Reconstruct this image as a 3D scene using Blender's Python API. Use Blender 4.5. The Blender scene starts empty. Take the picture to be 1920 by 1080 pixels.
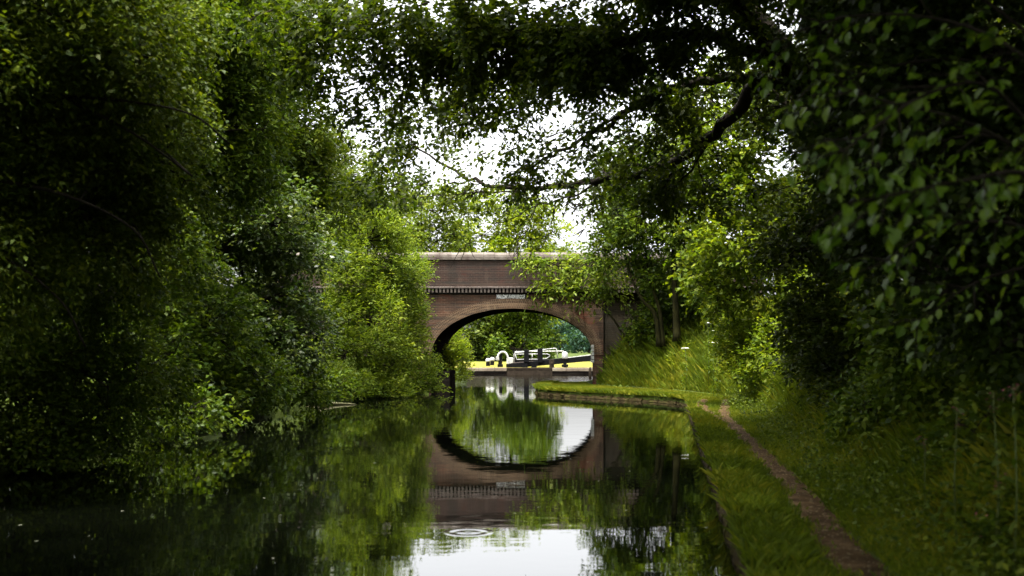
import bpy, math, random
import numpy as np
from mathutils import Vector

C = bpy.context.scene.collection
R = math.radians
F, HX, HY, CZ = 2100.0, 960.0, 654.0, 1.75     # focal length in photo pixels, principal point, eye height

# ------------------------------------------------------------------ camera, world, sun, exposure
cam = bpy.data.cameras.new('camera')
cam_o = bpy.data.objects.new('camera', cam); C.objects.link(cam_o)
cam_o.location = (0, 0, CZ); cam_o.rotation_euler = (R(90), 0, 0)
cam.sensor_width = 36.0; cam.lens = F / 1920 * 36.0
cam.shift_y = (HY - 540) / 1920
cam.clip_end = 5000; cam.clip_start = 0.05
cam.dof.use_dof = True; cam.dof.focus_distance = 46; cam.dof.aperture_fstop = 1.9
S = bpy.context.scene; S.camera = cam_o

SUN_EL, SUN_AZ = 73, 218          # azimuth measured from +y towards +x
w = bpy.data.worlds.new("World"); S.world = w; w.use_nodes = True
nt = w.node_tree; nt.nodes.clear()
sky = nt.nodes.new('ShaderNodeTexSky'); sky.sky_type = 'NISHITA'; sky.sun_disc = False
sky.sun_elevation = R(SUN_EL); sky.sun_rotation = R(SUN_AZ); sky.air_density = 1.0; sky.dust_density = 6.0; sky.ozone_density = 1.0
hs = nt.nodes.new('ShaderNodeHueSaturation'); hs.inputs['Saturation'].default_value = 0.12; hs.inputs['Value'].default_value = 1.0
bg = nt.nodes.new('ShaderNodeBackground'); bg.inputs[1].default_value = 0.15
wo = nt.nodes.new('ShaderNodeOutputWorld')
nt.links.new(sky.outputs[0], hs.inputs['Color']); nt.links.new(hs.outputs[0], bg.inputs[0]); nt.links.new(bg.outputs[0], wo.inputs[0])

sun = bpy.data.lights.new('sun', 'SUN'); sun.energy = 2.0; sun.angle = R(3); sun.color = (1, 0.95, 0.85)
sun_o = bpy.data.objects.new('sun', sun); C.objects.link(sun_o)
sd = Vector((math.sin(R(SUN_AZ)) * math.cos(R(SUN_EL)), math.cos(R(SUN_AZ)) * math.cos(R(SUN_EL)), math.sin(R(SUN_EL))))
sun_o.rotation_euler = sd.to_track_quat('Z', 'Y').to_euler()
S.view_settings.view_transform = 'Standard'; S.view_settings.look = 'None'; S.view_settings.gamma = 1
S.view_settings.exposure = 2.5
cy = S.cycles
cy.max_bounces = 6; cy.diffuse_bounces = 3; cy.glossy_bounces = 3; cy.transmission_bounces = 3; cy.transparent_max_bounces = 4
cy.use_denoising = True; cy.caustics_reflective = False; cy.caustics_refractive = False

def P(px, py, D): return Vector(((px - HX) * D / F, D, CZ - (py - HY) * D / F))

# ------------------------------------------------------------------ materials
def mat(name):
    m = bpy.data.materials.new(name); m.use_nodes = True
    n = m.node_tree; n.nodes.clear()
    out = n.nodes.new('ShaderNodeOutputMaterial')
    return m, n, out
def node(n, t, **kw):
    x = n.nodes.new(t)
    for k, v in kw.items(): setattr(x, k, v)
    return x
def ramp(n, stops, src=None):
    r = node(n, 'ShaderNodeValToRGB'); e = r.color_ramp.elements
    while len(e) < len(stops): e.new(0.5)
    for el, (p, c) in zip(e, stops): el.position = p; el.color = (*c, 1)
    if src is not None: n.links.new(src, r.inputs[0])
    return r
def noise(n, scale, detail=4, vec=None, rough=0.6):
    x = node(n, 'ShaderNodeTexNoise'); x.inputs['Scale'].default_value = scale; x.inputs['Detail'].default_value = detail
    x.inputs['Roughness'].default_value = rough
    if vec is not None: n.links.new(vec, x.inputs['Vector'])
    return x
def geo_pos(n): return node(n, 'ShaderNodeNewGeometry').outputs['Position']

def leaf_mat(name, dark, mid, light, trans=0.35, rough=0.5, spec=0.12, tcol=1.5):
    m, n, out = mat(name)
    at = node(n, 'ShaderNodeAttribute'); at.attribute_name = 'tone'
    nz = noise(n, 0.55, 3, geo_pos(n))
    mx = node(n, 'ShaderNodeMath', operation='MULTIPLY_ADD'); mx.inputs[1].default_value = 0.7
    n.links.new(nz.outputs[0], mx.inputs[0])
    mm = node(n, 'ShaderNodeMath', operation='ADD'); mm.inputs[1].default_value = -0.35
    n.links.new(at.outputs['Fac'], mm.inputs[0]); n.links.new(mm.outputs[0], mx.inputs[2])
    rp = ramp(n, [(0.1, dark), (0.5, mid), (0.95, light)], mx.outputs[0])
    p = node(n, 'ShaderNodeBsdfPrincipled'); n.links.new(rp.outputs[0], p.inputs['Base Color'])
    p.inputs['Roughness'].default_value = rough; p.inputs['Specular IOR Level'].default_value = spec
    t = node(n, 'ShaderNodeBsdfTranslucent')
    tm = node(n, 'ShaderNodeMixRGB', blend_type='MULTIPLY'); tm.inputs[0].default_value = 1
    tm.inputs[2].default_value = (tcol, tcol, tcol * 0.35, 1)
    n.links.new(rp.outputs[0], tm.inputs[1]); n.links.new(tm.outputs[0], t.inputs[0])
    ms = node(n, 'ShaderNodeMixShader'); ms.inputs[0].default_value = trans
    n.links.new(p.outputs[0], ms.inputs[1]); n.links.new(t.outputs[0], ms.inputs[2]); n.links.new(ms.outputs[0], out.inputs[0])
    return m

def simple_mat(name, stops, scale=6, rough=0.8, bump=0.3, spec=0.3, detail=6, stretch=None, bscale=None):
    m, n, out = mat(name)
    vec = geo_pos(n)
    if stretch:
        mp = node(n, 'ShaderNodeMapping'); mp.inputs['Scale'].default_value = stretch
        n.links.new(vec, mp.inputs[0]); vec = mp.outputs[0]
    nz = noise(n, scale, detail, vec)
    rp = ramp(n, stops, nz.outputs[0])
    p = node(n, 'ShaderNodeBsdfPrincipled'); p.inputs['Roughness'].default_value = rough; p.inputs['Specular IOR Level'].default_value = spec
    n.links.new(rp.outputs[0], p.inputs['Base Color'])
    if bump:
        b2 = noise(n, bscale or scale * 4, 5, vec)
        b = node(n, 'ShaderNodeBump'); b.inputs['Strength'].default_value = bump; b.inputs['Distance'].default_value = 0.03
        n.links.new(b2.outputs[0], b.inputs['Height']); n.links.new(b.outputs[0], p.inputs['Normal'])
    n.links.new(p.outputs[0], out.inputs[0])
    return m

def brick_mat(name, c1, c2, mortar, bw=0.225, rh=0.075, ms=0.010, stain=(0.012, 0.011, 0.008), stain_amt=0.8, red=None, moss=None, spec=0.2):
    m, n, out = mat(name)
    uv = node(n, 'ShaderNodeUVMap').outputs[0]
    br = node(n, 'ShaderNodeTexBrick'); br.offset = 0.5; br.squash = 1.0
    br.inputs['Scale'].default_value = 1; br.inputs['Brick Width'].default_value = bw; br.inputs['Row Height'].default_value = rh
    br.inputs['Mortar Size'].default_value = ms; br.inputs['Mortar Smooth'].default_value = 0.3; br.inputs['Bias'].default_value = 0.0
    br.inputs['Color1'].default_value = (*c1, 1); br.inputs['Color2'].default_value = (*c2, 1); br.inputs['Mortar'].default_value = (*mortar, 1)
    n.links.new(uv, br.inputs['Vector'])
    pos = geo_pos(n); col = br.outputs[0]
    def over(col, c, scale, lo, hi, amt, stretch=(1, 1, 1), det=5, blend='MIX'):
        mp = node(n, 'ShaderNodeMapping'); mp.inputs['Scale'].default_value = stretch; n.links.new(pos, mp.inputs[0])
        nz = noise(n, scale, det, mp.outputs[0])
        rp = ramp(n, [(lo, (0, 0, 0)), (hi, (amt, amt, amt))], nz.outputs[0])
        x = node(n, 'ShaderNodeMixRGB', blend_type=blend); n.links.new(rp.outputs[0], x.inputs[0]); n.links.new(col, x.inputs[1])
        x.inputs[2].default_value = (*c, 1)
        return x.outputs[0]
    if red: col = over(col, red, 0.9, 0.56, 0.66, 0.6, (1, 1, 1.7))
    col = over(col, stain, 1.6, 0.42, 0.7, stain_amt, (1, 1, 0.3))
    col = over(col, tuple(min(1, 2.2 * c) for c in mortar), 2.6, 0.6, 0.75, 0.35, (1, 1, 0.5))
    col = over(col, tuple(min(1, 1.5 * c) for c in mortar), 1.3, 0.5, 0.62, 0.35, (0.22, 1, 6.5))
    col = over(col, (0.02, 0.018, 0.014), 1.9, 0.5, 0.66, 0.7, (0.3, 1, 5.0))
    if moss: col = over(col, moss, 1.1, 0.35, 0.6, 0.85, (1, 1, 0.7))
    p = node(n, 'ShaderNodeBsdfPrincipled'); p.inputs['Roughness'].default_value = 0.8; p.inputs['Specular IOR Level'].default_value = spec
    n.links.new(col, p.inputs['Base Color'])
    b = node(n, 'ShaderNodeBump'); b.inputs['Strength'].default_value = 0.6; b.inputs['Distance'].default_value = 0.012; b.invert = True
    n.links.new(br.outputs['Fac'], b.inputs['Height']); n.links.new(b.outputs[0], p.inputs['Normal'])
    n.links.new(p.outputs[0], out.inputs[0])
    return m

M = {}
M['brick'] = brick_mat('bridge_brick', (0.0656, 0.0255, 0.0127), (0.0368, 0.0184, 0.0107), (0.0892, 0.0575, 0.0351), red=(0.1240, 0.0257, 0.0102))
M['parapet'] = brick_mat('parapet_brick', (0.0355, 0.0164, 0.0105), (0.0205, 0.0110, 0.0080), (0.0456, 0.0303, 0.0216), red=(0.0410, 0.0110, 0.0068))
M['ring'] = brick_mat('ring_brick', (0.0639, 0.0333, 0.0169), (0.0417, 0.0231, 0.0134), (0.1222, 0.0823, 0.0476), bw=0.075, rh=0.11, ms=0.012, stain_amt=0.4)
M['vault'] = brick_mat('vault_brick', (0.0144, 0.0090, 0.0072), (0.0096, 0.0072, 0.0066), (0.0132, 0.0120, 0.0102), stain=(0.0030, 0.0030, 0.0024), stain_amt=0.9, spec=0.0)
M['wing'] = brick_mat('wing_brick', (0.0245, 0.0146, 0.0070), (0.0176, 0.0114, 0.0060), (0.0245, 0.0191, 0.0098), moss=(0.0167, 0.0127, 0.0035))
M['coping'] = simple_mat('coping_stone', [(0.3, (0.0406, 0.0255, 0.0193)), (0.5, (0.0844, 0.0682, 0.0540)), (0.7, (0.1406, 0.1193, 0.1002))], 2.2, 0.7, 0.4)
M['string'] = simple_mat('string_brick', [(0.3, (0.0560, 0.0392, 0.0308)), (0.65, (0.1232, 0.0980, 0.0840))], 5, 0.7, 0.3)
M['dentil'] = simple_mat('dentil_brick', [(0.3, (0.0360, 0.0276, 0.0216)), (0.7, (0.0720, 0.0570, 0.0450))], 7, 0.7, 0.3)
M['letter'] = simple_mat('lettering_paint', [(0.3, (0.7, 0.69, 0.65)), (0.7, (0.8, 0.79, 0.76))], 8, 0.6, 0)
M['plate'] = simple_mat('plate_paint', [(0.3, (0.03, 0.03, 0.028)), (0.7, (0.05, 0.047, 0.045))], 8, 0.6, 0)
M['white'] = simple_mat('white_paint', [(0.3, (0.2250, 0.2250, 0.2100)), (0.6, (0.3750, 0.3750, 0.3600))], 5, 0.5, 0.05)
M['black'] = simple_mat('black_paint', [(0.3, (0.0024, 0.0024, 0.0027)), (0.7, (0.0066, 0.0066, 0.0072))], 5, 0.45, 0.1, spec=0.06)
M['timber'] = simple_mat('wet_timber', [(0.3, (0.012, 0.009, 0.006)), (0.7, (0.035, 0.026, 0.018))], 6, 0.8, 0.4, spec=0.06)
M['stone'] = simple_mat('edge_stone', spec=0.05, stops= [(0.3, (0.0093, 0.0072, 0.0030)), (0.5, (0.0232, 0.0171, 0.0067)), (0.62, (0.0232, 0.0234, 0.0045)), (0.8, (0.0651, 0.0495, 0.0281))], scale=3.0, rough=0.85, bump=0.8, detail=6)
M['lockstone'] = simple_mat('lock_stone', [(0.25, (0.0672, 0.0504, 0.0357)), (0.5, (0.1344, 0.1050, 0.0756)), (0.75, (0.1890, 0.1596, 0.1176))], 1.5, 0.85, 0.5)
M['earth'] = simple_mat('trodden_earth', spec=0.05, stops= [(0.28, (0.0197, 0.0116, 0.0046)), (0.5, (0.0521, 0.0315, 0.0138)), (0.72, (0.1122, 0.0731, 0.0363))], scale=4.5, rough=0.95, bump=0.9, detail=6)
M['litter'] = simple_mat('leaf_litter', [(0.35, (0.02, 0.014, 0.008)), (0.5, (0.11, 0.075, 0.035)), (0.65, (0.22, 0.18, 0.09))], 30, 0.9, 0)
M['bark'] = simple_mat('bark', spec=0.08, stops= [(0.3, (0.0090, 0.0070, 0.0050)), (0.7, (0.0275, 0.0225, 0.0160))], scale=9, rough=0.9, bump=0.8, detail=6, stretch=(1, 1, 0.25))
M['barkgreen'] = simple_mat('mossy_bark', spec=0.08, stops= [(0.3, (0.0048, 0.0048, 0.0011)), (0.7, (0.0202, 0.0192, 0.0043))], scale=7, rough=0.9, bump=0.8, detail=6, stretch=(1, 1, 0.3))
M['lawn'] = simple_mat('mown_lawn', [(0.25, (0.0810, 0.0804, 0.0099)), (0.5, (0.1350, 0.1205, 0.0174)), (0.75, (0.1782, 0.1507, 0.0297))], 1.2, 0.9, 0.6, 0.1)
M['tarmac'] = simple_mat('road_tarmac', [(0.3, (0.04, 0.04, 0.04)), (0.7, (0.06, 0.06, 0.058))], 9, 0.9, 0.4, 0.2)
M['scum'] = simple_mat('floating_flecks', [(0.3, (0.1500, 0.1600, 0.1000)), (0.7, (0.2750, 0.2750, 0.2100))], 20, 0.8, 0)
M['stalk'] = simple_mat('dry_stalk', [(0.3, (0.0840, 0.0780, 0.0300)), (0.7, (0.1800, 0.1680, 0.0780))], 9, 0.8, 0)
M['greenstem'] = simple_mat('green_stem', [(0.3, (0.035, 0.06, 0.012)), (0.7, (0.08, 0.10, 0.02))], 9, 0.7, 0)
M['pink'] = simple_mat('pink_petal', [(0.3, (0.16, 0.02, 0.05)), (0.7, (0.34, 0.06, 0.13))], 30, 0.6, 0)
M['cream'] = simple_mat('cream_petal', [(0.3, (0.55, 0.55, 0.42)), (0.7, (0.75, 0.74, 0.62))], 30, 0.6, 0)

M['leaf_mid'] = leaf_mat('leaf_mid', (0.0179, 0.0360, 0.0030), (0.0469, 0.0800, 0.0050), (0.1060, 0.1400, 0.0100))
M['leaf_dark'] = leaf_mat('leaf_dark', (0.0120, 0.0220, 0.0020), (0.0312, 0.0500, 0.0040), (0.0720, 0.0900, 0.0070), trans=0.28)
M['leaf_olive'] = leaf_mat('leaf_olive', (0.0222, 0.0420, 0.0030), (0.0585, 0.0880, 0.0060), (0.1210, 0.1450, 0.0120))
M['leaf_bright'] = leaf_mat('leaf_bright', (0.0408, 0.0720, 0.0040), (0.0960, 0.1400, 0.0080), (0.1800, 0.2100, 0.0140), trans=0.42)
M['leaf_willow'] = leaf_mat('leaf_willow', (0.0413, 0.0720, 0.0060), (0.0949, 0.1380, 0.0120), (0.1754, 0.2100, 0.0240), trans=0.4)
M['leaf_grey'] = leaf_mat('leaf_grey', (0.0198, 0.0420, 0.0056), (0.0484, 0.0820, 0.0126), (0.1210, 0.1500, 0.0385), rough=0.4, spec=0.35)
M['leaf_blue_haze'] = leaf_mat('leaf_blue_haze', (0.0136, 0.0382, 0.0238), (0.0298, 0.0680, 0.0425), (0.0510, 0.0935, 0.0595))  # blue haze of distance mixed into the leaf colour
M['leaf_hedge'] = leaf_mat('leaf_hedge', (0.007, 0.014, 0.001), (0.016, 0.030, 0.002), (0.04, 0.06, 0.005), trans=0.25)  # extra dark: shade behind the near leaves is put into the colour
M['leaf_hazel'] = leaf_mat('leaf_hazel', (0.03, 0.07, 0.004), (0.075, 0.14, 0.009), (0.14, 0.21, 0.016), rough=0.38, spec=0.35, trans=0.4)  # lightened: the lit look of the near leaves is put into the colour
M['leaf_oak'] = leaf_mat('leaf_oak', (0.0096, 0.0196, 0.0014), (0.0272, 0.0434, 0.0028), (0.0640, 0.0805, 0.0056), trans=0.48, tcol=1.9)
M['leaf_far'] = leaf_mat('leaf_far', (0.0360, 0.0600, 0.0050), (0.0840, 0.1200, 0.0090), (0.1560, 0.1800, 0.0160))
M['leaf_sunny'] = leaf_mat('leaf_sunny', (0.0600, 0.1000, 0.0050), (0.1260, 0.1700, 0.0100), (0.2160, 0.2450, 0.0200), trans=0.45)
M['grass'] = leaf_mat('grass_blade', (0.0405, 0.0621, 0.0040), (0.0860, 0.1207, 0.0064), (0.1771, 0.1725, 0.0136), trans=0.35, rough=0.55)

# water: murky, near mirror; ripples drawn out beyond the bridge
def water_mat():
    m, n, out = mat('canal_water')
    pos = geo_pos(n)
    p = node(n, 'ShaderNodeBsdfPrincipled'); p.inputs['Base Color'].default_value = (0.0012, 0.0016, 0.0008, 1)
    p.inputs['Roughness'].default_value = 0.015; p.inputs['IOR'].default_value = 1.48
    mp = node(n, 'ShaderNodeMapping'); mp.inputs['Scale'].default_value = (0.9, 1.6, 1); n.links.new(pos, mp.inputs[0])
    n1 = noise(n, 0.9, 2, mp.outputs[0], 0.5)
    n2 = noise(n, 4.0, 2, mp.outputs[0], 0.5)
    sp = node(n, 'ShaderNodeSeparateXYZ'); n.links.new(pos, sp.inputs[0])
    mr = node(n, 'ShaderNodeMapRange'); n.links.new(sp.outputs['Y'], mr.inputs[0])
    mr.inputs[1].default_value = 50; mr.inputs[2].default_value = 62; mr.inputs[3].default_value = 0.0005; mr.inputs[4].default_value = 0.012
    a = node(n, 'ShaderNodeMath', operation='MULTIPLY'); n.links.new(n2.outputs[0], a.inputs[0]); n.links.new(mr.outputs[0], a.inputs[1])
    b_ = node(n, 'ShaderNodeMath', operation='MULTIPLY_ADD'); n.links.new(n1.outputs[0], b_.inputs[0]); b_.inputs[1].default_value = 0.0022
    n.links.new(a.outputs[0], b_.inputs[2])
    # one ring spreading where a fish has risen
    cx, cyy = P(878, 998, 0.001).x * 0 + (878 - HX) * 10.68 / F, 10.68
    vd = node(n, 'ShaderNodeVectorMath', operation='DISTANCE'); n.links.new(pos, vd.inputs[0]); vd.inputs[1].default_value = (cx, cyy, 0)
    s1 = node(n, 'ShaderNodeMath', operation='MULTIPLY'); n.links.new(vd.outputs['Value'], s1.inputs[0]); s1.inputs[1].default_value = 38
    s2 = node(n, 'ShaderNodeMath', operation='SINE'); n.links.new(s1.outputs[0], s2.inputs[0])
    mr2 = node(n, 'ShaderNodeMapRange'); n.links.new(vd.outputs['Value'], mr2.inputs[0])
    mr2.inputs[1].default_value = 0.15; mr2.inputs[2].default_value = 0.26; mr2.inputs[3].default_value = 0.0018; mr2.inputs[4].default_value = 0.0
    s3 = node(n, 'ShaderNodeMath', operation='MULTIPLY_ADD'); n.links.new(s2.outputs[0], s3.inputs[0]); n.links.new(mr2.outputs[0], s3.inputs[1]); n.links.new(b_.outputs[0], s3.inputs[2])
    bp = node(n, 'ShaderNodeBump'); bp.inputs['Strength'].default_value = 1; bp.inputs['Distance'].default_value = 1
    n.links.new(s3.outputs[0], bp.inputs['Height']); n.links.new(bp.outputs[0], p.inputs['Normal'])
    n.links.new(p.outputs[0], out.inputs[0])
    return m
M['water'] = water_mat()

def ground_mat():
    m, n, out = mat('turf_ground')
    pos = geo_pos(n)
    a = noise(n, 0.8, 5, pos); b = noise(n, 14, 4, pos)
    mx = node(n, 'ShaderNodeMath', operation='MULTIPLY_ADD'); mx.inputs[1].default_value = 0.35
    n.links.new(b.outputs[0], mx.inputs[0])
    m2 = node(n, 'ShaderNodeMath', operation='MULTIPLY'); m2.inputs[1].default_value = 0.65; n.links.new(a.outputs[0], m2.inputs[0]); n.links.new(m2.outputs[0], mx.inputs[2])
    rp = ramp(n, [(0.3, (0.028, 0.024, 0.009)), (0.45, (0.030, 0.042, 0.006)), (0.58, (0.042, 0.062, 0.007)), (0.72, (0.07, 0.075, 0.014))], mx.outputs[0])
    p = node(n, 'ShaderNodeBsdfPrincipled'); p.inputs['Roughness'].default_value = 0.95; p.inputs['Specular IOR Level'].default_value = 0.1
    n.links.new(rp.outputs[0], p.inputs['Base Color'])
    bp = node(n, 'ShaderNodeBump'); bp.inputs['Strength'].default_value = 0.8; bp.inputs['Distance'].default_value = 0.04
    n.links.new(b.outputs[0], bp.inputs['Height']); n.links.new(bp.outputs[0], p.inputs['Normal'])
    n.links.new(p.outputs[0], out.inputs[0])
    return m
M['ground'] = ground_mat()

# ------------------------------------------------------------------ object helpers
def tag(o, label=None, cat=None, group=None, kind=None):
    if label: o['label'] = label
    if cat: o['category'] = cat
    if group: o['group'] = group
    if kind: o['kind'] = kind
    return o
def link(name, me, m=None, parent=None):
    o = bpy.data.objects.new(name, me); C.objects.link(o)
    if m is not None: me.materials.append(m)
    if parent is not None:
        o.parent = parent; o.matrix_parent_inverse = parent.matrix_basis.inverted() if False else o.matrix_parent_inverse
        o.location = -parent.location
    return o
def empty(name, loc, label, cat, group=None):
    o = bpy.data.objects.new(name, None); C.objects.link(o); o.location = loc; o.empty_display_size = 0.3
    return tag(o, label, cat, group)

class MB:
    def __init__(s): s.v = []; s.f = []; s.uv = []
    def add(s, vs, fs, uvs=None):
        b = len(s.v); s.v += [tuple(x) for x in vs]
        for f in fs: s.f.append(tuple(b + i for i in f))
        if uvs: s.uv += uvs
        return s
    def box(s, x0, x1, y0, y1, z0, z1):
        vs = [(x, y, z) for z in (z0, z1) for y in (y0, y1) for x in (x0, x1)]
        fs = [(0, 2, 3, 1), (4, 5, 7, 6), (0, 1, 5, 4), (2, 6, 7, 3), (0, 4, 6, 2), (1, 3, 7, 5)]
        uvs = []
        for f in fs:
            for i in f:
                x, y, z = vs[i]
                if f in ((0, 1, 5, 4), (2, 6, 7, 3)): uvs.append((x, z))
                elif f in ((0, 4, 6, 2), (1, 3, 7, 5)): uvs.append((y, z))
                else: uvs.append((x, y))
        return s.add(vs, fs, uvs)
    def tube(s, pts, rad, n=6, cap=True):
        pts = [Vector(p) for p in pts]; k = len(pts)
        if not hasattr(rad, '__len__'): rad = [rad] * k
        vs = []; prev = None
        for i, p in enumerate(pts):
            d = (pts[min(i + 1, k - 1)] - pts[max(i - 1, 0)])
            d = d.normalized() if d.length > 1e-9 else Vector((0, 0, 1))
            if prev is None:
                a = d.orthogonal().normalized()
            else:
                a = prev - d * prev.dot(d); a = a.normalized() if a.length > 1e-6 else d.orthogonal().normalized()
            prev = a; b = d.cross(a)
            for j in range(n):
                t = 2 * math.pi * j / n
                vs.append(p + (a * math.cos(t) + b * math.sin(t)) * rad[i])
        fs = [(i * n + j, i * n + (j + 1) % n, (i + 1) * n + (j + 1) % n, (i + 1) * n + j) for i in range(k - 1) for j in range(n)]
        if cap: fs += [tuple(range(n))[::-1], tuple((k - 1) * n + j for j in range(n))]
        return s.add(vs, fs, [(0, 0)] * sum(len(f) for f in fs))
    def lathe(s, c, prof, n=14):
        c = Vector(c); vs = []
        for r, z in prof:
            for j in range(n):
                t = 2 * math.pi * j / n; vs.append((c.x + r * math.cos(t), c.y + r * math.sin(t), c.z + z))
        k = len(prof)
        fs = [(i * n + j, i * n + (j + 1) % n, (i + 1) * n + (j + 1) % n, (i + 1) * n + j) for i in range(k - 1) for j in range(n)]
        fs += [tuple(range(n))[::-1], tuple((k - 1) * n + j for j in range(n))]
        return s.add(vs, fs, [(0, 0)] * sum(len(f) for f in fs))
    def build(s, name, m, parent=None, smooth=False, bevel=0):
        me = bpy.data.meshes.new(name); me.from_pydata(s.v, [], s.f)
        if len(s.uv) == len(me.loops):
            u = me.uv_layers.new(name='UVMap'); u.data.foreach_set('uv', np.array(s.uv, dtype=np.float32).ravel())
        if smooth: me.polygons.foreach_set('use_smooth', [True] * len(me.polygons))
        o = link(name, me, m, parent)
        if bevel:
            b = o.modifiers.new('bevel', 'BEVEL'); b.width = bevel; b.segments = 2; b.limit_method = 'ANGLE'
        return o

def smooth_line(pts, sub=5):
    """Catmull-Rom through pts"""
    pts = [Vector(p) for p in pts]
    if len(pts) < 3: return pts
    q = [pts[0] * 2 - pts[1]] + pts + [pts[-1] * 2 - pts[-2]]; out = []
    for i in range(1, len(q) - 2):
        p0, p1, p2, p3 = q[i - 1:i + 3]
        for k in range(sub):
            t = k / sub
            out.append(0.5 * ((2 * p1) + (p2 - p0) * t + (2 * p0 - 5 * p1 + 4 * p2 - p3) * t * t + (3 * p1 - p0 - 3 * p2 + p3) * t ** 3))
    out.append(pts[-1]); return out

def nrmz(a):
    l = np.linalg.norm(a, axis=-1, keepdims=True); return a / np.maximum(l, 1e-9)

def quads_mesh(name, verts, tone, m, parent=None, per=4):
    """verts (n, per, 3): one leaf each"""
    n = len(verts); me = bpy.data.meshes.new(name)
    me.vertices.add(n * per); me.vertices.foreach_set('co', verts.astype(np.float32).ravel())
    if per == 4: pol = np.arange(n * 4).reshape(n, 4)
    elif per == 3: pol = np.arange(n * 3).reshape(n, 3)
    elif per == 8:   # folded leaf: midrib base/mid/tip and two edge verts a side
        b = (np.arange(n) * 8)[:, None, None]
        pol = (b + np.array([[0, 3, 4, 1], [1, 4, 2, 2 + 5], [0, 1, 5, 6], [1, 2, 7, 5]])[None]).reshape(-1, 4)
        # verts: 0 base 1 mid 2 tip 3 l-low 4 l-high 5 r-high 6 r-low 7 unused(tip copy)
    k = pol.shape[1]
    me.loops.add(pol.size); me.loops.foreach_set('vertex_index', pol.astype(np.int32).ravel())
    me.polygons.add(len(pol)); me.polygons.foreach_set('loop_start', (np.arange(len(pol)) * k).astype(np.int32))
    try: me.polygons.foreach_set('loop_total', np.full(len(pol), k, dtype=np.int32))
    except Exception: pass
    at = me.attributes.new('tone', 'FLOAT', 'POINT'); at.data.foreach_set('value', np.repeat(tone, per).astype(np.float32))
    me.update(calc_edges=True)
    return link(name, me, m, parent)

def spray_leaves(rng, org, axis, k, L, W, slen, droop=0.3, tilt=0.7, spread=0.8):
    """leaves set along short twigs: returns verts (n*k, 4, 3) and tone"""
    n = len(org); axis = nrmz(axis)
    t = np.linspace(0.1, 1, k)[None, :, None]
    sl = (slen * rng.uniform(0.6, 1.25, (n, 1, 1)))
    base = org[:, None, :] + axis[:, None, :] * sl * t
    base[..., 2] -= (droop * sl * t ** 2)[..., 0]
    up = np.array([0, 0, 1.0])
    side = np.cross(axis, up); side = nrmz(side + rng.normal(0, 0.05, side.shape))
    alt = np.where(np.arange(k) % 2 == 0, 1.0, -1.0)[None, :, None]
    d = axis[:, None, :] * 0.6 + side[:, None, :] * alt * spread + rng.normal(0, 0.35, (n, k, 3)); d[..., 2] -= droop * 0.9
    d = nrmz(d)
    nr = up + rng.normal(0, tilt, (n, k, 3)); wv = nrmz(np.cross(d, nr)); nn = np.cross(wv, d)
    ll = L * rng.uniform(0.65, 1.25, (n, k, 1)); ww = W * ll / L
    b = base + rng.normal(0, 0.12, (n, k, 3)) * slen
    v = np.stack([b, b + d * ll * 0.42 + wv * ww * 0.5 + nn * ll * 0.08, b + d * ll - nn * ll * 0.08, b + d * ll * 0.42 - wv * ww * 0.5 + nn * ll * 0.08], axis=2)
    tone = 0.5 + rng.normal(0, 0.16, (n, 1)) + rng.normal(0, 0.17, (n, k))
    return v.reshape(-1, 4, 3), tone.ravel()

LEAVES = [0]
def lobe(px, py, D, rpx, rpy=None, rd=None):
    rpy = rpy or rpx; rx = rpx * D / F; rz = rpy * D / F; rd = rd or (rx + rz) / 2
    return (P(px, py, D), (rx, rd, rz))

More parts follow.
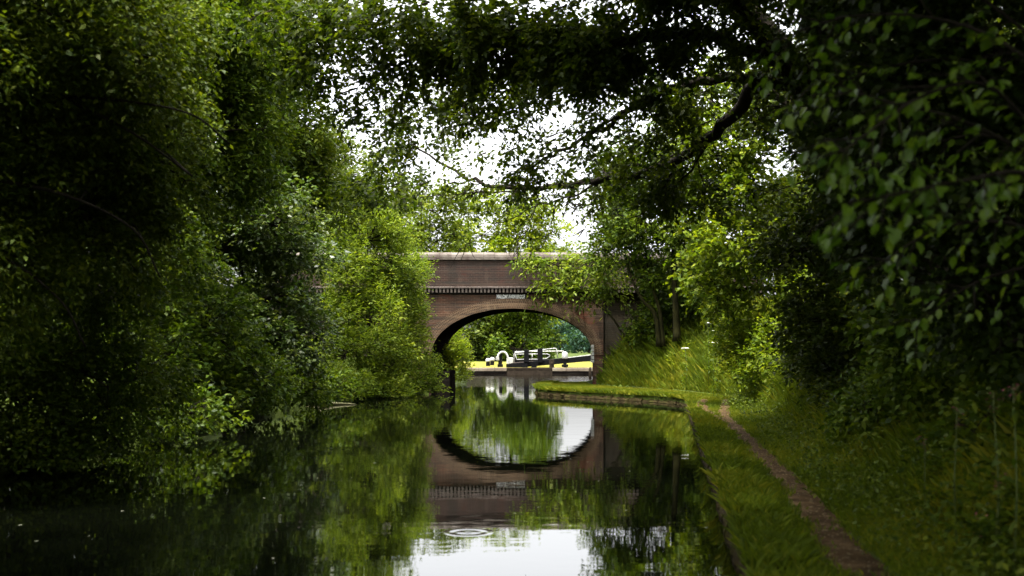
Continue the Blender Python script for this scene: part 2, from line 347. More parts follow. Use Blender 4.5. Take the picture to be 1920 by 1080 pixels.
def make_tree(name, label, cat, base, lobes, m, seed, L=0.10, W=0.055, tau=1.5, nsub=14, rsub=0.40, k=8, slen=0.35, droop=0.25,
              trunk=0.16, bark='bark', stems=None, group=None, lift=0.1, tilt=0.75, trunk_name='trunk', crown_name='crown', twigs=3, limb=True, zmin=None):
    rng = np.random.default_rng(seed); rd = random.Random(seed)
    base = Vector(base); root = empty(name, base, label, cat, group)
    wood = MB()
    top = max((c for c, r in lobes), key=lambda c: c.z)
    if stems is None:
        cen = sum((c for c, r in lobes), Vector()) / len(lobes)
        mid = base.lerp(Vector((cen.x, cen.y, max(cen.z, base.z + 0.5))), 0.6) + Vector((rd.uniform(-.2, .2), rd.uniform(-.2, .2), 0))
        stems = [([base - Vector((0, 0, .15)), base.lerp(mid, 0.45), mid, top], trunk)]
    allp = []
    for pts, r in stems:
        q = smooth_line(pts, 5); kk = len(q)
        wood.tube(q, [max(r * (1 - 0.82 * (i / (kk - 1))) * (1.35 if i == 0 else 1), 0.012) for i in range(kk)], 8)
        allp += [(p, max(r * (1 - 0.82 * i / (kk - 1)), 0.012)) for i, p in enumerate(q)]
    orgs = []; axes = []
    for c, r in lobes:
        r3 = np.array(r); cc = np.array(c)
        cand = [a for a in allp if a[0].z < c.z - 0.1] or allp[:1]
        st, sr = min(cand, key=lambda a: (a[0] - c).length + 0.0 * a[1])
        if limb:
            m1 = st.lerp(c, 0.5) + Vector((rd.uniform(-.15, .15), rd.uniform(-.15, .15), 0.15)) * (st - c).length * 0.6
            q = smooth_line([st, m1, c], 4)
            wood.tube(q, [max(min(sr * 0.6, 0.09) * (1 - 0.6 * i / (len(q) - 1)), 0.012) for i in range(len(q))], 6)
        u = nrmz(rng.normal(0, 1, (nsub, 3))); f = rng.uniform(0.35, 0.95, (nsub, 1)) ** 0.6
        sc = cc + u * f * r3; sr_ = r3.mean() * rsub * rng.uniform(0.65, 1.35, nsub)
        if zmin is not None: sc[:, 2] = np.maximum(sc[:, 2], zmin + sr_ * 0.5)
        for j in range(nsub):
            s = sc[j]; rr = sr_[j]
            if limb:
                pm = Vector(cc * 0.5 + s * 0.5) + Vector((rd.uniform(-.1, .1), rd.uniform(-.1, .1), rd.uniform(0, .15))) * rr
                wood.tube([c, pm, Vector(s)], [0.022 + 0.006 * r3.mean(), 0.016, 0.009], 5, cap=False)
            for q in range(twigs):
                e = Vector(s) + Vector(nrmz(rng.normal(0, 1, 3))) * rr * 0.95
                mid_ = Vector(s).lerp(e, 0.5) + Vector((0, 0, 0.08)) * rr
                wood.tube([Vector(s), mid_, e], [0.010, 0.007, 0.004], 4, cap=False)
            n = int(tau * math.pi * rr * rr / (0.3 * L * W) / k) + 2
            uu = nrmz(rng.normal(0, 1, (n, 3))); ff = rng.uniform(0.25, 1, (n, 1)) ** 0.5
            sq = np.array([1, 1, 0.8])
            orgs.append(s + uu * ff * rr * sq)
            ax = uu * 0.8 + rng.normal(0, 0.45, (n, 3)) + (s - cc) / (np.linalg.norm(s - cc) + 1e-6) * 0.5; ax[:, 2] += lift
            axes.append(ax)
    org = np.concatenate(orgs); ax = np.concatenate(axes)
    v, tone = spray_leaves(rng, org, ax, k, L, W, slen, droop, tilt)
    if zmin is not None:
        keep = v[..., 2].min(axis=1) > zmin; v = v[keep]; tone = tone[keep]
    LEAVES[0] += len(v)
    wood.build(trunk_name, M[bark], root, smooth=True)
    quads_mesh(crown_name, v, tone, m if not isinstance(m, str) else M[m], root)
    return root

# ------------------------------------------------------------------ the lie of the land
XR_Y = [-60, 32.6, 34.0, 35.2, 36.3, 37.6, 39.5, 41.4, 42.6, 44.0, 48.5, 50.3, 51.5, 52.6, 58, 62, 75]
XR_X = [-7.8, 5.16, 5.30, 5.18, 4.75, 3.95, 2.63, 1.42, 0.98, 0.95, 1.3, 1.9, 2.9, 3.5, 5.0, 6.2, 6.2]
XL_Y = [-60, 10, 19, 34, 38, 43, 46, 51.5, 52.5, 60, 75]
XL_X = [-14, -7.2, -7.2, -6.5, -5.8, -4.6, -3.45, -3.45, -3.1, -3.0, -3.0]
XT_Y = [-60, 33, 35, 40, 44, 46.7, 52, 60, 75]
XT_X = [-6.1, 6.92, 6.9, 5.8, 4.1, 3.45, 3.75, 8, 9]
xr = lambda y: np.interp(y, XR_Y, XR_X)
xl = lambda y: np.interp(y, XL_Y, XL_X)
xt = lambda y: np.interp(y, XT_Y, XT_X)
def cap_r(y): return np.interp(y, [30, 44, 53, 62, 75], [4.0, 4.6, 4.6, 1.2, 0.25])
def cap_l(y): return np.interp(y, [20, 42, 46, 52, 60, 75], [1.2, 1.6, 4.2, 4.2, 0.6, 0.3])
def hgt(x, y):
    x = np.asarray(x, float); y = np.asarray(y, float)
    s = np.maximum(0, x - xt(y)); zr = 0.23 + cap_r(y) * (1 - np.exp(-s * np.interp(y, [30, 42, 52], [.8, 1.05, 1.0]) / cap_r(y))) + 0.05 * np.sin(x * 2.1 + y * 1.3) * np.clip(s, 0, 1)
    s2 = np.maximum(0, xl(y) - 0.8 - x); zl = 0.22 + cap_l(y) * (1 - np.exp(-s2 * 0.6 / cap_l(y)))
    far = 0.46 + 0.16 * np.clip((y - 76) / 14, 0, 1)
    z = np.where(x > 0.5 * (xr(y) + xl(y)), zr, zl)
    return np.where(y > 75, far, z)

def make_ground():
    ys = sorted(set(list(np.arange(-60, 75.01, 0.5)) + XR_Y + XL_Y))
    dr = [0, 0.02, 0.12, 0.3] + [0.3 + 0.22 * i for i in range(1, 33)] + [8, 9, 10.5, 12, 17, 25, 40, 80, 200, 1500]
    mb = MB(); nc = len(dr); rows = []
    for y in ys:
        y = float(y); a, b = float(xl(y)), float(xr(y)); row = []
        for d in reversed(dr):
            x = a - d; row.append((x, y, float(hgt(x, y)) if d > 0.01 else -1.0))
        for d in dr:
            x = b + d; row.append((x, y, float(hgt(x, y)) if d > 0.01 else -1.0))
        rows.append(row)
    n = 2 * nc; vs = [p for r in rows for p in r]
    fs = [(i * n + j, i * n + j + 1, (i + 1) * n + j + 1, (i + 1) * n + j) for i in range(len(rows) - 1) for j in range(n - 1)]
    mb.add(vs, fs)
    # beyond the lock: one full width sheet out to the horizon
    ys2 = [75.0, 75.02, 77, 80, 85, 90, 100, 130, 200, 400, 900, 2500]
    xs2 = [-1500, -200, -60, -20, -8, -3, 0, 3, 6, 10, 20, 60, 200, 1500]
    vs = [(x, y, -1.0 if y == 75.0 and -3 <= x <= 6.1 else float(hgt(x, 75.5 if y < 75.5 else y))) for y in ys2 for x in xs2]; n = len(xs2)
    fs = [(i * n + j, i * n + j + 1, (i + 1) * n + j + 1, (i + 1) * n + j) for i in range(len(ys2) - 1) for j in range(n - 1)]
    mb.add(vs, fs)
    tag(mb.build('ground', M['ground'], smooth=True), 'grassy banks either side of the canal and land beyond', None, None, 'structure')
make_ground()

wm = MB(); wm.add([(-30, -60, 0), (30, -60, 0), (30, 75.3, 0), (-30, 75.3, 0)], [(0, 1, 2, 3)])
tag(wm.build('water', M['water']), 'still dark canal water mirroring the bridge', None, None, 'structure')

# trodden path on the verge: main strip, then two tracks round the corner
def strip(mb, pts, widths, seed, lift=0.006):
    rd = random.Random(seed); q = smooth_line([(x, y, 0) for x, y in pts], 10); k = len(q); vs = []
    for i, p in enumerate(q):
        d = (q[min(i + 1, k - 1)] - q[max(i - 1, 0)]).normalized(); nx = Vector((d.y, -d.x, 0))
        wv = np.interp(i / (k - 1), np.linspace(0, 1, len(widths)), widths)
        for t in (-1, -0.5, 0, 0.5, 1):
            o = p + nx * t * wv * 0.5 * (1 + (rd.uniform(-.25, .25) if abs(t) == 1 else 0))
            vs.append((o.x, o.y, float(hgt(o.x, o.y)) + lift - (0.02 if abs(t) == 1 else 0)))
    mb.add(vs, [(i * 5 + j, i * 5 + j + 1, i * 5 + 5 + j + 1, i * 5 + 5 + j) for i in range(k - 1) for j in range(4)])
edge = lambda y: 0.6 + 0.14 * y
pm = MB()
PATHS = [([(edge(y) + o, y) for y, o in ((-10, .8), (2, .8), (6, .78), (8.6, .72), (12, .8), (16, .74), (20, .72), (24, .66), (27, .72), (29, .86), (31.5, .98), (34, 1.1), (36.0, .9))], [.5, .5, .5, .52, .48, .44, .4, .46, .44, .4, .1]),
         ([(edge(y) + o, y) for y, o in ((23.5, .5), (26, .34), (28.5, .26), (31, .26), (33, .4), (34.6, .6))] , [.25, .42, .5, .55, .55, .3])]
for i, (p, ws) in enumerate(PATHS): strip(pm, p, ws, 3 + i, 0.006 + 0.004 * i)
tag(pm.build('path', M['earth'], smooth=True), 'narrow trodden earth path along the grass towpath', None, None, 'structure')

# stone edging of the towpath: weathered blocks butted end to end
def make_edging():
    rd = random.Random(5); mb = MB(); y = 1.0
    pts = [Vector((float(xr(y)), y, 0)) for y in [0, 16, 32.6, 34.0, 35.2, 36.3, 37.6, 39.5, 41.4, 42.6, 44.0, 48.5, 50.3, 51.5]]
    for a, b in zip(pts[:-1], pts[1:]):
        L_ = (b - a).length; d = (b - a).normalized(); nx = Vector((d.y, -d.x, 0)); s = 0.0
        tip = 41 < a.y < 46
        while s < L_ - 0.2:
            ln = min(rd.uniform(0.7, 1.6), L_ - s); wv = rd.uniform(0.2, 0.3) + (0.45 if tip else 0); zt = 0.17 + rd.uniform(-.03, .04) - (.05 if 33 < a.y < 42 else 0)
            sub = max(3, int(ln / 0.12)); vs = []
            for i in range(sub + 1):
                p = a + d * (s + 0.012 + (ln - 0.024) * i / sub); j = lambda m_: rd.uniform(-m_, m_)
                for off, z in ((-0.04 + j(.02), -0.6), (-0.05 + j(.03), 0.02), (-0.03 + j(.03), zt - 0.07 + j(.02)), (0.03 + j(.02), zt + j(.015)), (wv * .6, zt + j(.02)), (wv + j(.04), zt - 0.01 + j(.02)), (wv + .02, -0.2)):
                    o = p + nx * off; vs.append((o.x, o.y, z))
            fs = [(i * 7 + k_, i * 7 + k_ + 1, i * 7 + 8 + k_, i * 7 + 7 + k_) for i in range(sub) for k_ in range(6)]
            fs += [tuple(range(7))[::-1], tuple(sub * 7 + k_ for k_ in range(7))]
            mb.add(vs, fs); s += ln
    return tag(mb.build('canal_edging', M['stone']), 'low weathered stone kerb edging the towpath along the water', 'stone edging')
make_edging()

# ------------------------------------------------------------------ the bridge
def make_bridge():
    YF, YB, SH = 46.7, 51.2, 0.32
    root = empty('brick_bridge', (0, YF, 0), 'brick arch bridge with pale coping and white name lettering over the canal', 'bridge')
    a, b, zc, rt = 3.36, 1.93, 1.5, 0.42
    ext = lambda x: zc + (b + rt) * math.sqrt(max(0, 1 - (x / (a + rt)) ** 2))
    XL, XR_, ZT = -4.7, 3.81, 4.02
    for nm, y, sh, inv in (('wall', YF, 0, 0), ('wall', YB, SH, 1)):
        mb = MB(); xs = sorted(set([XL] + [(a + rt) * math.sin(R(t)) for t in np.linspace(-90, 90, 61)] + [XR_]))
        for x0, x1 in zip(xs[:-1], xs[1:]):
            z0 = -0.6 if x1 <= -(a + rt) + 1e-6 or x0 >= a + rt - 1e-6 else ext(x0); z1 = -0.6 if z0 == -0.6 else ext(x1)
            vs = [(x0 + sh, y, z0), (x1 + sh, y, z1), (x1 + sh, y, ZT), (x0 + sh, y, ZT)]
            f = [(0, 1, 2, 3)] if not inv else [(3, 2, 1, 0)]
            idx = f[0]; mb.add(vs, f, [(vs[i][0] - sh, vs[i][2]) for i in idx])
        for s in (-1, 1):
            x0, x1 = sorted((s * a, s * (a + rt)))
            vs = [(x0 + sh, y, -.6), (x1 + sh, y, -.6), (x1 + sh, y, zc), (x0 + sh, y, zc)]
            idx = (0, 1, 2, 3) if not inv else (3, 2, 1, 0); mb.add(vs, [idx], [(vs[i][0], vs[i][2]) for i in idx])
        mb.build('wall', M['brick'], root)
    # arch ring, proud of the face
    th = np.linspace(0, math.pi, 73); inn = [(-a * math.cos(t), zc + b * math.sin(t)) for t in th]; out_ = [(-(a + rt) * math.cos(t), zc + (b + rt) * math.sin(t)) for t in th]
    arc = [0]
    for i in range(1, 73): arc.append(arc[-1] + math.hypot(inn[i][0] - inn[i - 1][0], inn[i][1] - inn[i - 1][1]) * 1.06)
    for y, sh, pr in ((YF, 0, -0.03), (YB, SH, 0.03)):
        mb = MB()
        for i in range(72):
            q = [inn[i], inn[i + 1], out_[i + 1], out_[i]]
            vs = [(p[0] + sh, y + pr, p[1]) for p in q] + [(p[0] + sh, y, p[1]) for p in q]
            uvq = [(arc[i], 0), (arc[i + 1], 0), (arc[i + 1], rt), (arc[i], rt)]
            mb.add(vs, [(0, 1, 2, 3), (3, 2, 6, 7)], uvq + [uvq[3], uvq[2], (arc[i + 1], rt + .03), (arc[i], rt + .03)])
        mb.build('arch_ring', M['ring'], root)
    # barrel of the vault, skewed slightly, down to the water
    prof = [(-a, -0.6)] + inn + [(a, -0.6)]; acc = [0]
    for i in range(1, len(prof)): acc.append(acc[-1] + math.hypot(prof[i][0] - prof[i - 1][0], prof[i][1] - prof[i - 1][1]))
    mb = MB(); ysv = np.linspace(YF - 0.03, YB + 0.03, 4)
    for i in range(len(prof) - 1):
        for j in range(3):
            y0, y1 = ysv[j], ysv[j + 1]; s0, s1 = SH * (y0 - YF) / (YB - YF), SH * (y1 - YF) / (YB - YF)
            vs = [(prof[i][0] + s0, y0, prof[i][1]), (prof[i + 1][0] + s0, y0, prof[i + 1][1]), (prof[i + 1][0] + s1, y1, prof[i + 1][1]), (prof[i][0] + s1, y1, prof[i][1])]
            mb.add(vs, [(3, 2, 1, 0)], [(y1, acc[i]), (y1, acc[i + 1]), (y0, acc[i + 1]), (y0, acc[i])])
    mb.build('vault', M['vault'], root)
    X0, X1 = -10.0, 10.5
    for bx in ((XR_, X1, YF + 0.12, YF + 0.5), (X0, XL, YF + 0.12, YF + 0.5), (XR_ + SH, X1, YB - .5, YB - .1), (X0, XL + SH, YB - .5, YB - .1)):
        MB().box(*bx, -0.6, ZT).build('wing_wall', M['wing'], root)
    MB().box(X0, X1, YF - 0.03, YF + 0.5, ZT + .001, 4.27).build('frieze', M['vault'], root)  # near-black brick paints in the shade between the dentils
    mb = MB(); x = X0
    while x < X1: mb.box(x, x + 0.08, YF - 0.13, YF - 0.032, 4.09, 4.268); x += 0.155
    mb.build('dentil_course', M['dentil'], root)
    mb = MB(); x = X0
    while x < X1 - .1: mb.box(x + .004, x + 0.221, YF - 0.15, YF + 0.4, 4.272, 4.345); x += 0.225
    mb.build('string_course', M['string'], root, bevel=0.008)
    MB().box(X0, X1, YB - 0.4, YB + 0.12, ZT, 4.345).build('string_course', M['string'], root)
    MB().box(X0, X1, YF, YF + 0.35, 4.347, 5.46).build('parapet', M['parapet'], root)
    MB().box(X0, X1, YB - 0.35, YB, 4.347, 5.46).build('parapet', M['parapet'], root)
    for y0 in (YF + .175, YB - .175):
        mb = MB(); rd = random.Random(2); x = X0
        while x < X1:
            ln = rd.uniform(0.42, 0.5); pr = []
            hw, dz = 0.235 + rd.uniform(-.006, .006), rd.uniform(-.008, .008)
            for t in np.linspace(0, math.pi, 9): pr.append((y0 - hw * math.cos(t), 5.58 + dz + 0.20 * math.sin(t) ** 0.8))
            pr = [(y0 - hw, 5.462)] + pr + [(y0 + hw, 5.462)]; k = len(pr)
            vs = [(xx, p[0], p[1]) for xx in (x + .004, x + ln - .004) for p in pr]
            mb.add(vs, [(i, i + 1, k + i + 1, k + i) for i in range(k - 1)] + [tuple(range(k))[::-1], tuple(range(k, 2 * k)), (0, k, 2 * k - 1, k - 1)]); x += ln
        mb.build('coping', M['coping'], root)
    MB().box(X0, X1, YF + .35, YB - .35, 4.4, 4.7).build('road_deck', M['tarmac'], root)
    # footing under the left of the arch, heavy and dark
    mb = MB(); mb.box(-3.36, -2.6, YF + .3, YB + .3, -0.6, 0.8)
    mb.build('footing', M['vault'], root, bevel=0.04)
    # white gauge bricks painted down the right arris
    mb = MB()
    for k in range(5): mb.box(3.30 + .012 * (k % 2), 3.42, YF - .034, YF + .25, 1.18 + k * .155, 1.18 + k * .155 + .12)
    mb.build('gauge_mark', M['white'], root)
    # lettering
    zt = CZ - (556.5 - HY) * YF / F
    pl = MB().box(-0.66, 0.56, YF - .02, YF - .002, zt - .085, zt + .085).build('name_plate', M['plate'], root)
    cu = bpy.data.curves.new('lettering', 'FONT'); cu.body = "MALLOM'S FARM BRIDGE"; cu.size = 0.15; cu.align_x = 'CENTER'; cu.align_y = 'CENTER'; cu.extrude = 0.004; cu.offset = 0.001
    to = bpy.data.objects.new('lettering_curve', cu); C.objects.link(to)
    dg = bpy.context.evaluated_depsgraph_get(); me = bpy.data.meshes.new_from_object(to.evaluated_get(dg))
    bpy.data.objects.remove(to); me.materials.clear()
    xs = [v.co.x for v in me.vertices]; f = 1.17 / (max(xs) - min(xs))
    for v in me.vertices: v.co = Vector((v.co.x * f - 0.05, YF - .026 - v.co.z, zt + v.co.y * 1.45))
    lo = link('name_lettering', me, M['letter'], pl); lo.location = (0, 0, 0)
    return root
make_bridge()

# ------------------------------------------------------------------ the lock beyond the bridge
def make_lock():
    mb = MB()
    rd = random.Random(8)
    def wall(name, label, x0, x1):
        mb = MB(); x = x0
        while x < x1 - .05:
            ln = min(rd.uniform(.7, 1.2), x1 - x)
            mb.box(x + .006, x + ln - .006, 74.88 + rd.uniform(0, .03), 75.5, 0.24, 0.47 + rd.uniform(0, .02)); x += ln
        root = empty(name, (x0, 75, 0), label, 'lock wall')
        mb.build('coping', M['lockstone'], root, bevel=.03)
        m2 = MB().box(x0, x1, 74.95, 75.4, -.8, .239); m2.build('wall', M['vault'], root)
    wall('lock_wall', 'low stone landing wall left of the lock gate under yellow grass', -3.05, -.35)
    wall('lock_wall', 'low stone landing wall right of the lock gate, running to the bridge pier', 2.7, 6.3)
    # lawn on the lock side
    lm = MB(); xs = [-30, -10, -3, -.4]; ys = [75.45, 77, 80, 85, 95]
    def sheet(xs):
        vs = [(x, y, float(hgt(x, y)) + .03) for y in ys for x in xs]; n = len(xs)
        lm.add(vs, [(i * n + j, i * n + j + 1, i * n + n + j + 1, i * n + n + j) for i in range(len(ys) - 1) for j in range(n - 1)])
    sheet([-30, -10, -3, -.4, 2.7, 6, 12, 30])
    tag(lm.build('lawn', M['lawn']), 'sunlit yellow mown grass around the lock', None, None, 'structure')
    # near gate with sloping balance beam
    g = empty('lock_gate', (0, 76, 0), 'lock gate with long black balance beam, white top edge and bent handrail', 'lock gate')
    def px(x, y, D=76.0): return P(x, y, D)
    D = 76.0
    A, B = px(949, 687), px(1113, 670.5)
    def prism(p0, p1, h0, h1, th):
        mb = MB(); vs = []
        for p, h in ((p0, h0), (p1, h1)):
            for dy in (-th / 2, th / 2):
                for dz in (-h / 2, h / 2): vs.append((p.x, p.y + dy, p.z + dz))
        return mb.add(vs, [(0, 1, 3, 2), (4, 6, 7, 5), (0, 4, 5, 1), (2, 3, 7, 6), (1, 5, 7, 3), (0, 2, 6, 4)])
    prism(A, B, .34, .42, .34).build('balance_beam', M['black'], g, bevel=.03)
    prism(px(1064, 670.6) + Vector((0, 0, .0)), px(1113, 664.8), .05, .05, .352).build('beam_top_edge', M['white'], g)
    prism(px(958, 680.9), px(1000, 677.0), .025, .025, .33).build('beam_top_edge', M['string'], g)
    mb = MB().box(-.345, 2.695, 74.92, 75.1, -.6, .34); mb.build('gate_leaf', M['timber'], g); MB().box(-.345, 2.695, 74.9, 75.45, .345, .485).build('sill', M['timber'], g, bevel=.02)
    mb = MB()
    for x in (984, 1001): mb.box(px(x, 0).x - .18, px(x, 0).x + .18, 75.55, 75.64, .1, .75)
    mb.build('paddle_board', M['black'], g)
    def rail(pts, r=.035, DD=76.0): return MB().tube(smooth_line([px(x, y, DD) for x, y in pts], 1), r, 8)
    rail([(964, 681), (964, 664), (966, 661.5), (1040, 653), (1043, 654), (1046, 671)], .03).build('handrail', M['white'], g, smooth=True)
    r2 = MB(); r2.tube([px(x, y) for x, y in ((966, 664), (1026, 663.8), (1031, 666), (1031, 668), (1025, 672), (1010, 673.5), (969, 674), (968, 671), (966, 664))], .026, 8); r2.tube([px(998, 664), px(998, 673.5)], .026, 8)
    r2.build('handrail', M['white'], g, smooth=True)
    for x, t in ((987, 656), (1012.5, 653)):
        mb = MB(); c = px(x, 674); topz = px(x, t).z; mb.box(c.x - .17, c.x + .17, 75.6, 75.8, c.z - .2, topz); mb.lathe((c.x, 76.2, topz - .12), [(.06, -.09), (.09, 0), (.06, .09)], 10)
        mb.build('paddle_gear', M['black'], g, bevel=.02)
    # far gate: straight rail and a white beam end
    g2 = empty('lock_gate', (0, 79, 0), 'far lock gate with white beam end and level handrail, behind the black beam', 'lock gate')
    mb = MB().box(px(950, 0, 78).x, px(962.5, 0, 78).x, 77.8, 78.2, px(0, 683, 78).z, px(0, 670.5, 78).z); mb.build('beam_end', M['white'], g2, bevel=.06)
    mb = MB().box(px(962.6, 0, 78).x, px(1040, 0, 78).x, 77.85, 78.15, px(0, 681, 78).z, px(0, 673.5, 78).z); mb.build('balance_beam', M['black'], g2, bevel=.03)
    MB().tube([px(962, 659.5, 78.6), px(1060, 658.2, 78.6)], .035, 8).build('handrail', M['white'], g2)
    for x in (963.5, 1058.5):
        MB().tube([px(x, 690, 78.6), px(x, 657, 78.6)], .07, 8).build('post', M['black'], g2)
    # bollards
    for i, (x, yb, yt, lab) in enumerate(((915, 685, 672, 'white capped black mooring bollard, leftmost on the yellow grass'), (923, 683.5, 670, 'white capped black mooring bollard, second from the left on the grass'))):
        DD = 77.5 if i == 0 else 79.5; p = px(x, yb, DD); hh = (yb - yt) * DD / F
        bo = empty('bollard', p, lab, 'bollard', 'white capped bollards on the lock side')
        MB().lathe(p, [(.15, -.05), (.14, hh * .5)], 14).build('post', M['black'], bo, smooth=False)
        MB().lathe(p, [(.14, hh * .501), (.17, hh * .6), (.165, hh * .85), (.10, hh), (.01, hh * 1.02)], 14).build('cap', M['white'], bo, smooth=True)
    p = px(938, 686, 77); q = empty('paddle_stand', p, 'black paddle stand beside the hooped white rail', 'paddle stand')
    MB().box(p.x - .14, p.x + .14, 76.85, 77.15, p.z - .1, p.z + .85).build('post', M['black'], q, bevel=.03)
    MB().box(p.x - .19, p.x + .19, 76.8, 77.2, p.z - .1, p.z + .12).build('base', M['black'], q, bevel=.02)
    MB().tube([(p.x - .14, 76.9, p.z + .6), (p.x - .26, 76.9, p.z + .62), (p.x - .28, 76.9, p.z + .4)], .035, 6).build('spindle', M['white'], q)
    hr = MB().tube(smooth_line([px(x, y, 76.8) for x, y in ((934.5, 676), (934, 667), (937, 662), (942, 660), (947, 661), (951, 666), (953.5, 675), (954, 686))], 4), .07, 8)
    tag(hr.build('hoop_rail', M['white'], smooth=True), 'white hooped tube rail arching over the black paddle stand', 'rail')
    p = px(1059, 686.5, 75.9); q = empty('mooring_post', p, 'stout white topped post in front of the balance beam', 'post')
    MB().box(p.x - .11, p.x + .11, 75.6, 75.8, p.z - .1, p.z + .5).build('stem', M['black'], q, bevel=.02)
    MB().box(p.x - .22, p.x + .22, 75.55, 75.85, p.z - .05, p.z + .12).build('foot', M['black'], q, bevel=.02)
    MB().lathe((p.x, 75.7, p.z), [(.17, .501), (.2, .55), (.2, .82), (.16, .93), (.06, .985), (.01, .99)], 16).build('cap', M['white'], q, smooth=True)
    p = px(1034, 689, 75.6); tag(MB().box(p.x - .16, p.x + .16, 75.05, 75.25, p.z - .15, p.z + .56).box(p.x - .07, p.x + .07, 75.0, 75.048, p.z + .2, p.z + .36).build('gate_post', M['timber'], bevel=.02), 'short dark timber post under the balance beam at the water edge', 'post')
    p = P(1106.5, 708, 68); tag(MB().lathe((p.x, p.y, -.5), [(.09, 0), (.085, 1.0), (.06, 1.12), (.0, 1.14)], 10).build('water_stake', M['timber'], smooth=True), 'thin dark stake standing in the water beside the right bridge pier', 'post')
make_lock()

# ------------------------------------------------------------------ trees and shrubs
def gz(x, y): return float(hgt(x, y))
def B(px, D): x = (px - HX) * D / F; return (x, D, gz(x, D))
T = make_tree

# far beyond the lock
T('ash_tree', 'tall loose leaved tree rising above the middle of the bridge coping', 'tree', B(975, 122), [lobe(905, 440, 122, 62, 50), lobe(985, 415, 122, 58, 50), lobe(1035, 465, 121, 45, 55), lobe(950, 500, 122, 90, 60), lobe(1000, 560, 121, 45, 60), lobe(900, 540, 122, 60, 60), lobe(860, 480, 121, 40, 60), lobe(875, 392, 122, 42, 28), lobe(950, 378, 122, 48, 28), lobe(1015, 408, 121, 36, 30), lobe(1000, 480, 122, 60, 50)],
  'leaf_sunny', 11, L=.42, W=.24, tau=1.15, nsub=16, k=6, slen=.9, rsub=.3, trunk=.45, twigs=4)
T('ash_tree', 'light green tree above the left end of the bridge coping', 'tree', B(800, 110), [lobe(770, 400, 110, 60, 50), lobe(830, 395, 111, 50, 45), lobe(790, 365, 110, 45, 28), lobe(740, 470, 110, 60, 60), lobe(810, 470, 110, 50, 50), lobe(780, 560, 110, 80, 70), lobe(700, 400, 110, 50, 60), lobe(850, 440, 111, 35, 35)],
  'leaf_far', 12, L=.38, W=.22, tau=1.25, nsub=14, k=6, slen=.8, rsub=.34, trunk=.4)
T('lime_tree', 'dark green tree framed by the left half of the arch beyond the lock', 'tree', B(910, 105), [lobe(900, 610, 105, 55, 60), lobe(945, 590, 106, 45, 60), lobe(880, 650, 104, 40, 40), lobe(930, 655, 104, 50, 30)],
  'leaf_dark', 13, L=.34, W=.2, tau=1.6, nsub=14, k=6, slen=.7, trunk=.35)
T('lime_tree', 'mid green tree framed by the middle of the arch behind the handrails', 'tree', B(990, 102), [lobe(985, 600, 102, 45, 55), lobe(1015, 640, 102, 32, 40), lobe(970, 655, 101, 45, 30), lobe(1000, 560, 103, 40, 40)],
  'leaf_mid', 14, L=.3, W=.18, tau=1.6, nsub=14, k=6, slen=.6, trunk=.3)
rd = random.Random(4)
kinds = ['blue green distant tree beyond the right end of the balance beam', 'blue green distant tree just right of the arch middle', 'blue green distant tree behind the right bridge pier', 'distant tree far behind the left bank bushes', 'distant tree far off behind the bridge approach', 'distant blue green tree behind the white topped post']
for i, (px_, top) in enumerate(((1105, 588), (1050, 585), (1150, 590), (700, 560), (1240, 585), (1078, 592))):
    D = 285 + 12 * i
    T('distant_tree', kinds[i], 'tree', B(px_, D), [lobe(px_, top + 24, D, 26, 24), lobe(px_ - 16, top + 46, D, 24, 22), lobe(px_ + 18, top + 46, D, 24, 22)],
      'leaf_blue_haze', 40 + i, L=.9, W=.5, tau=1.7, nsub=12, k=5, slen=1.6, trunk=.4, group='trees far beyond the lock', twigs=0)
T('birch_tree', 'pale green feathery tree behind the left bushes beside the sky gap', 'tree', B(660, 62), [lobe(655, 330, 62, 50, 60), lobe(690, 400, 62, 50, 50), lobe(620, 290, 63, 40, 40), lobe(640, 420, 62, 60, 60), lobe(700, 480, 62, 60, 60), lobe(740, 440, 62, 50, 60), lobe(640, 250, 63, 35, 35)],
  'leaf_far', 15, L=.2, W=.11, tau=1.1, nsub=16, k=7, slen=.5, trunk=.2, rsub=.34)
T('waterside_shrub', 'small bright shrub seen through the left of the arch beside the water', 'shrub', (-3.3, 55.5, .3), [lobe(842, 640, 55, 24, 34), lobe(858, 670, 55, 22, 26), lobe(832, 680, 54, 20, 24), lobe(866, 690, 56, 14, 16), lobe(836, 672, 50, 16, 16), lobe(828, 650, 51, 14, 20), lobe(848, 684, 50.5, 10, 10)],
  'leaf_sunny', 16, L=.16, W=.05, tau=1.5, nsub=12, k=8, slen=.4, lift=.5, droop=.15, trunk=.05, trunk_name='stem', zmin=.02)

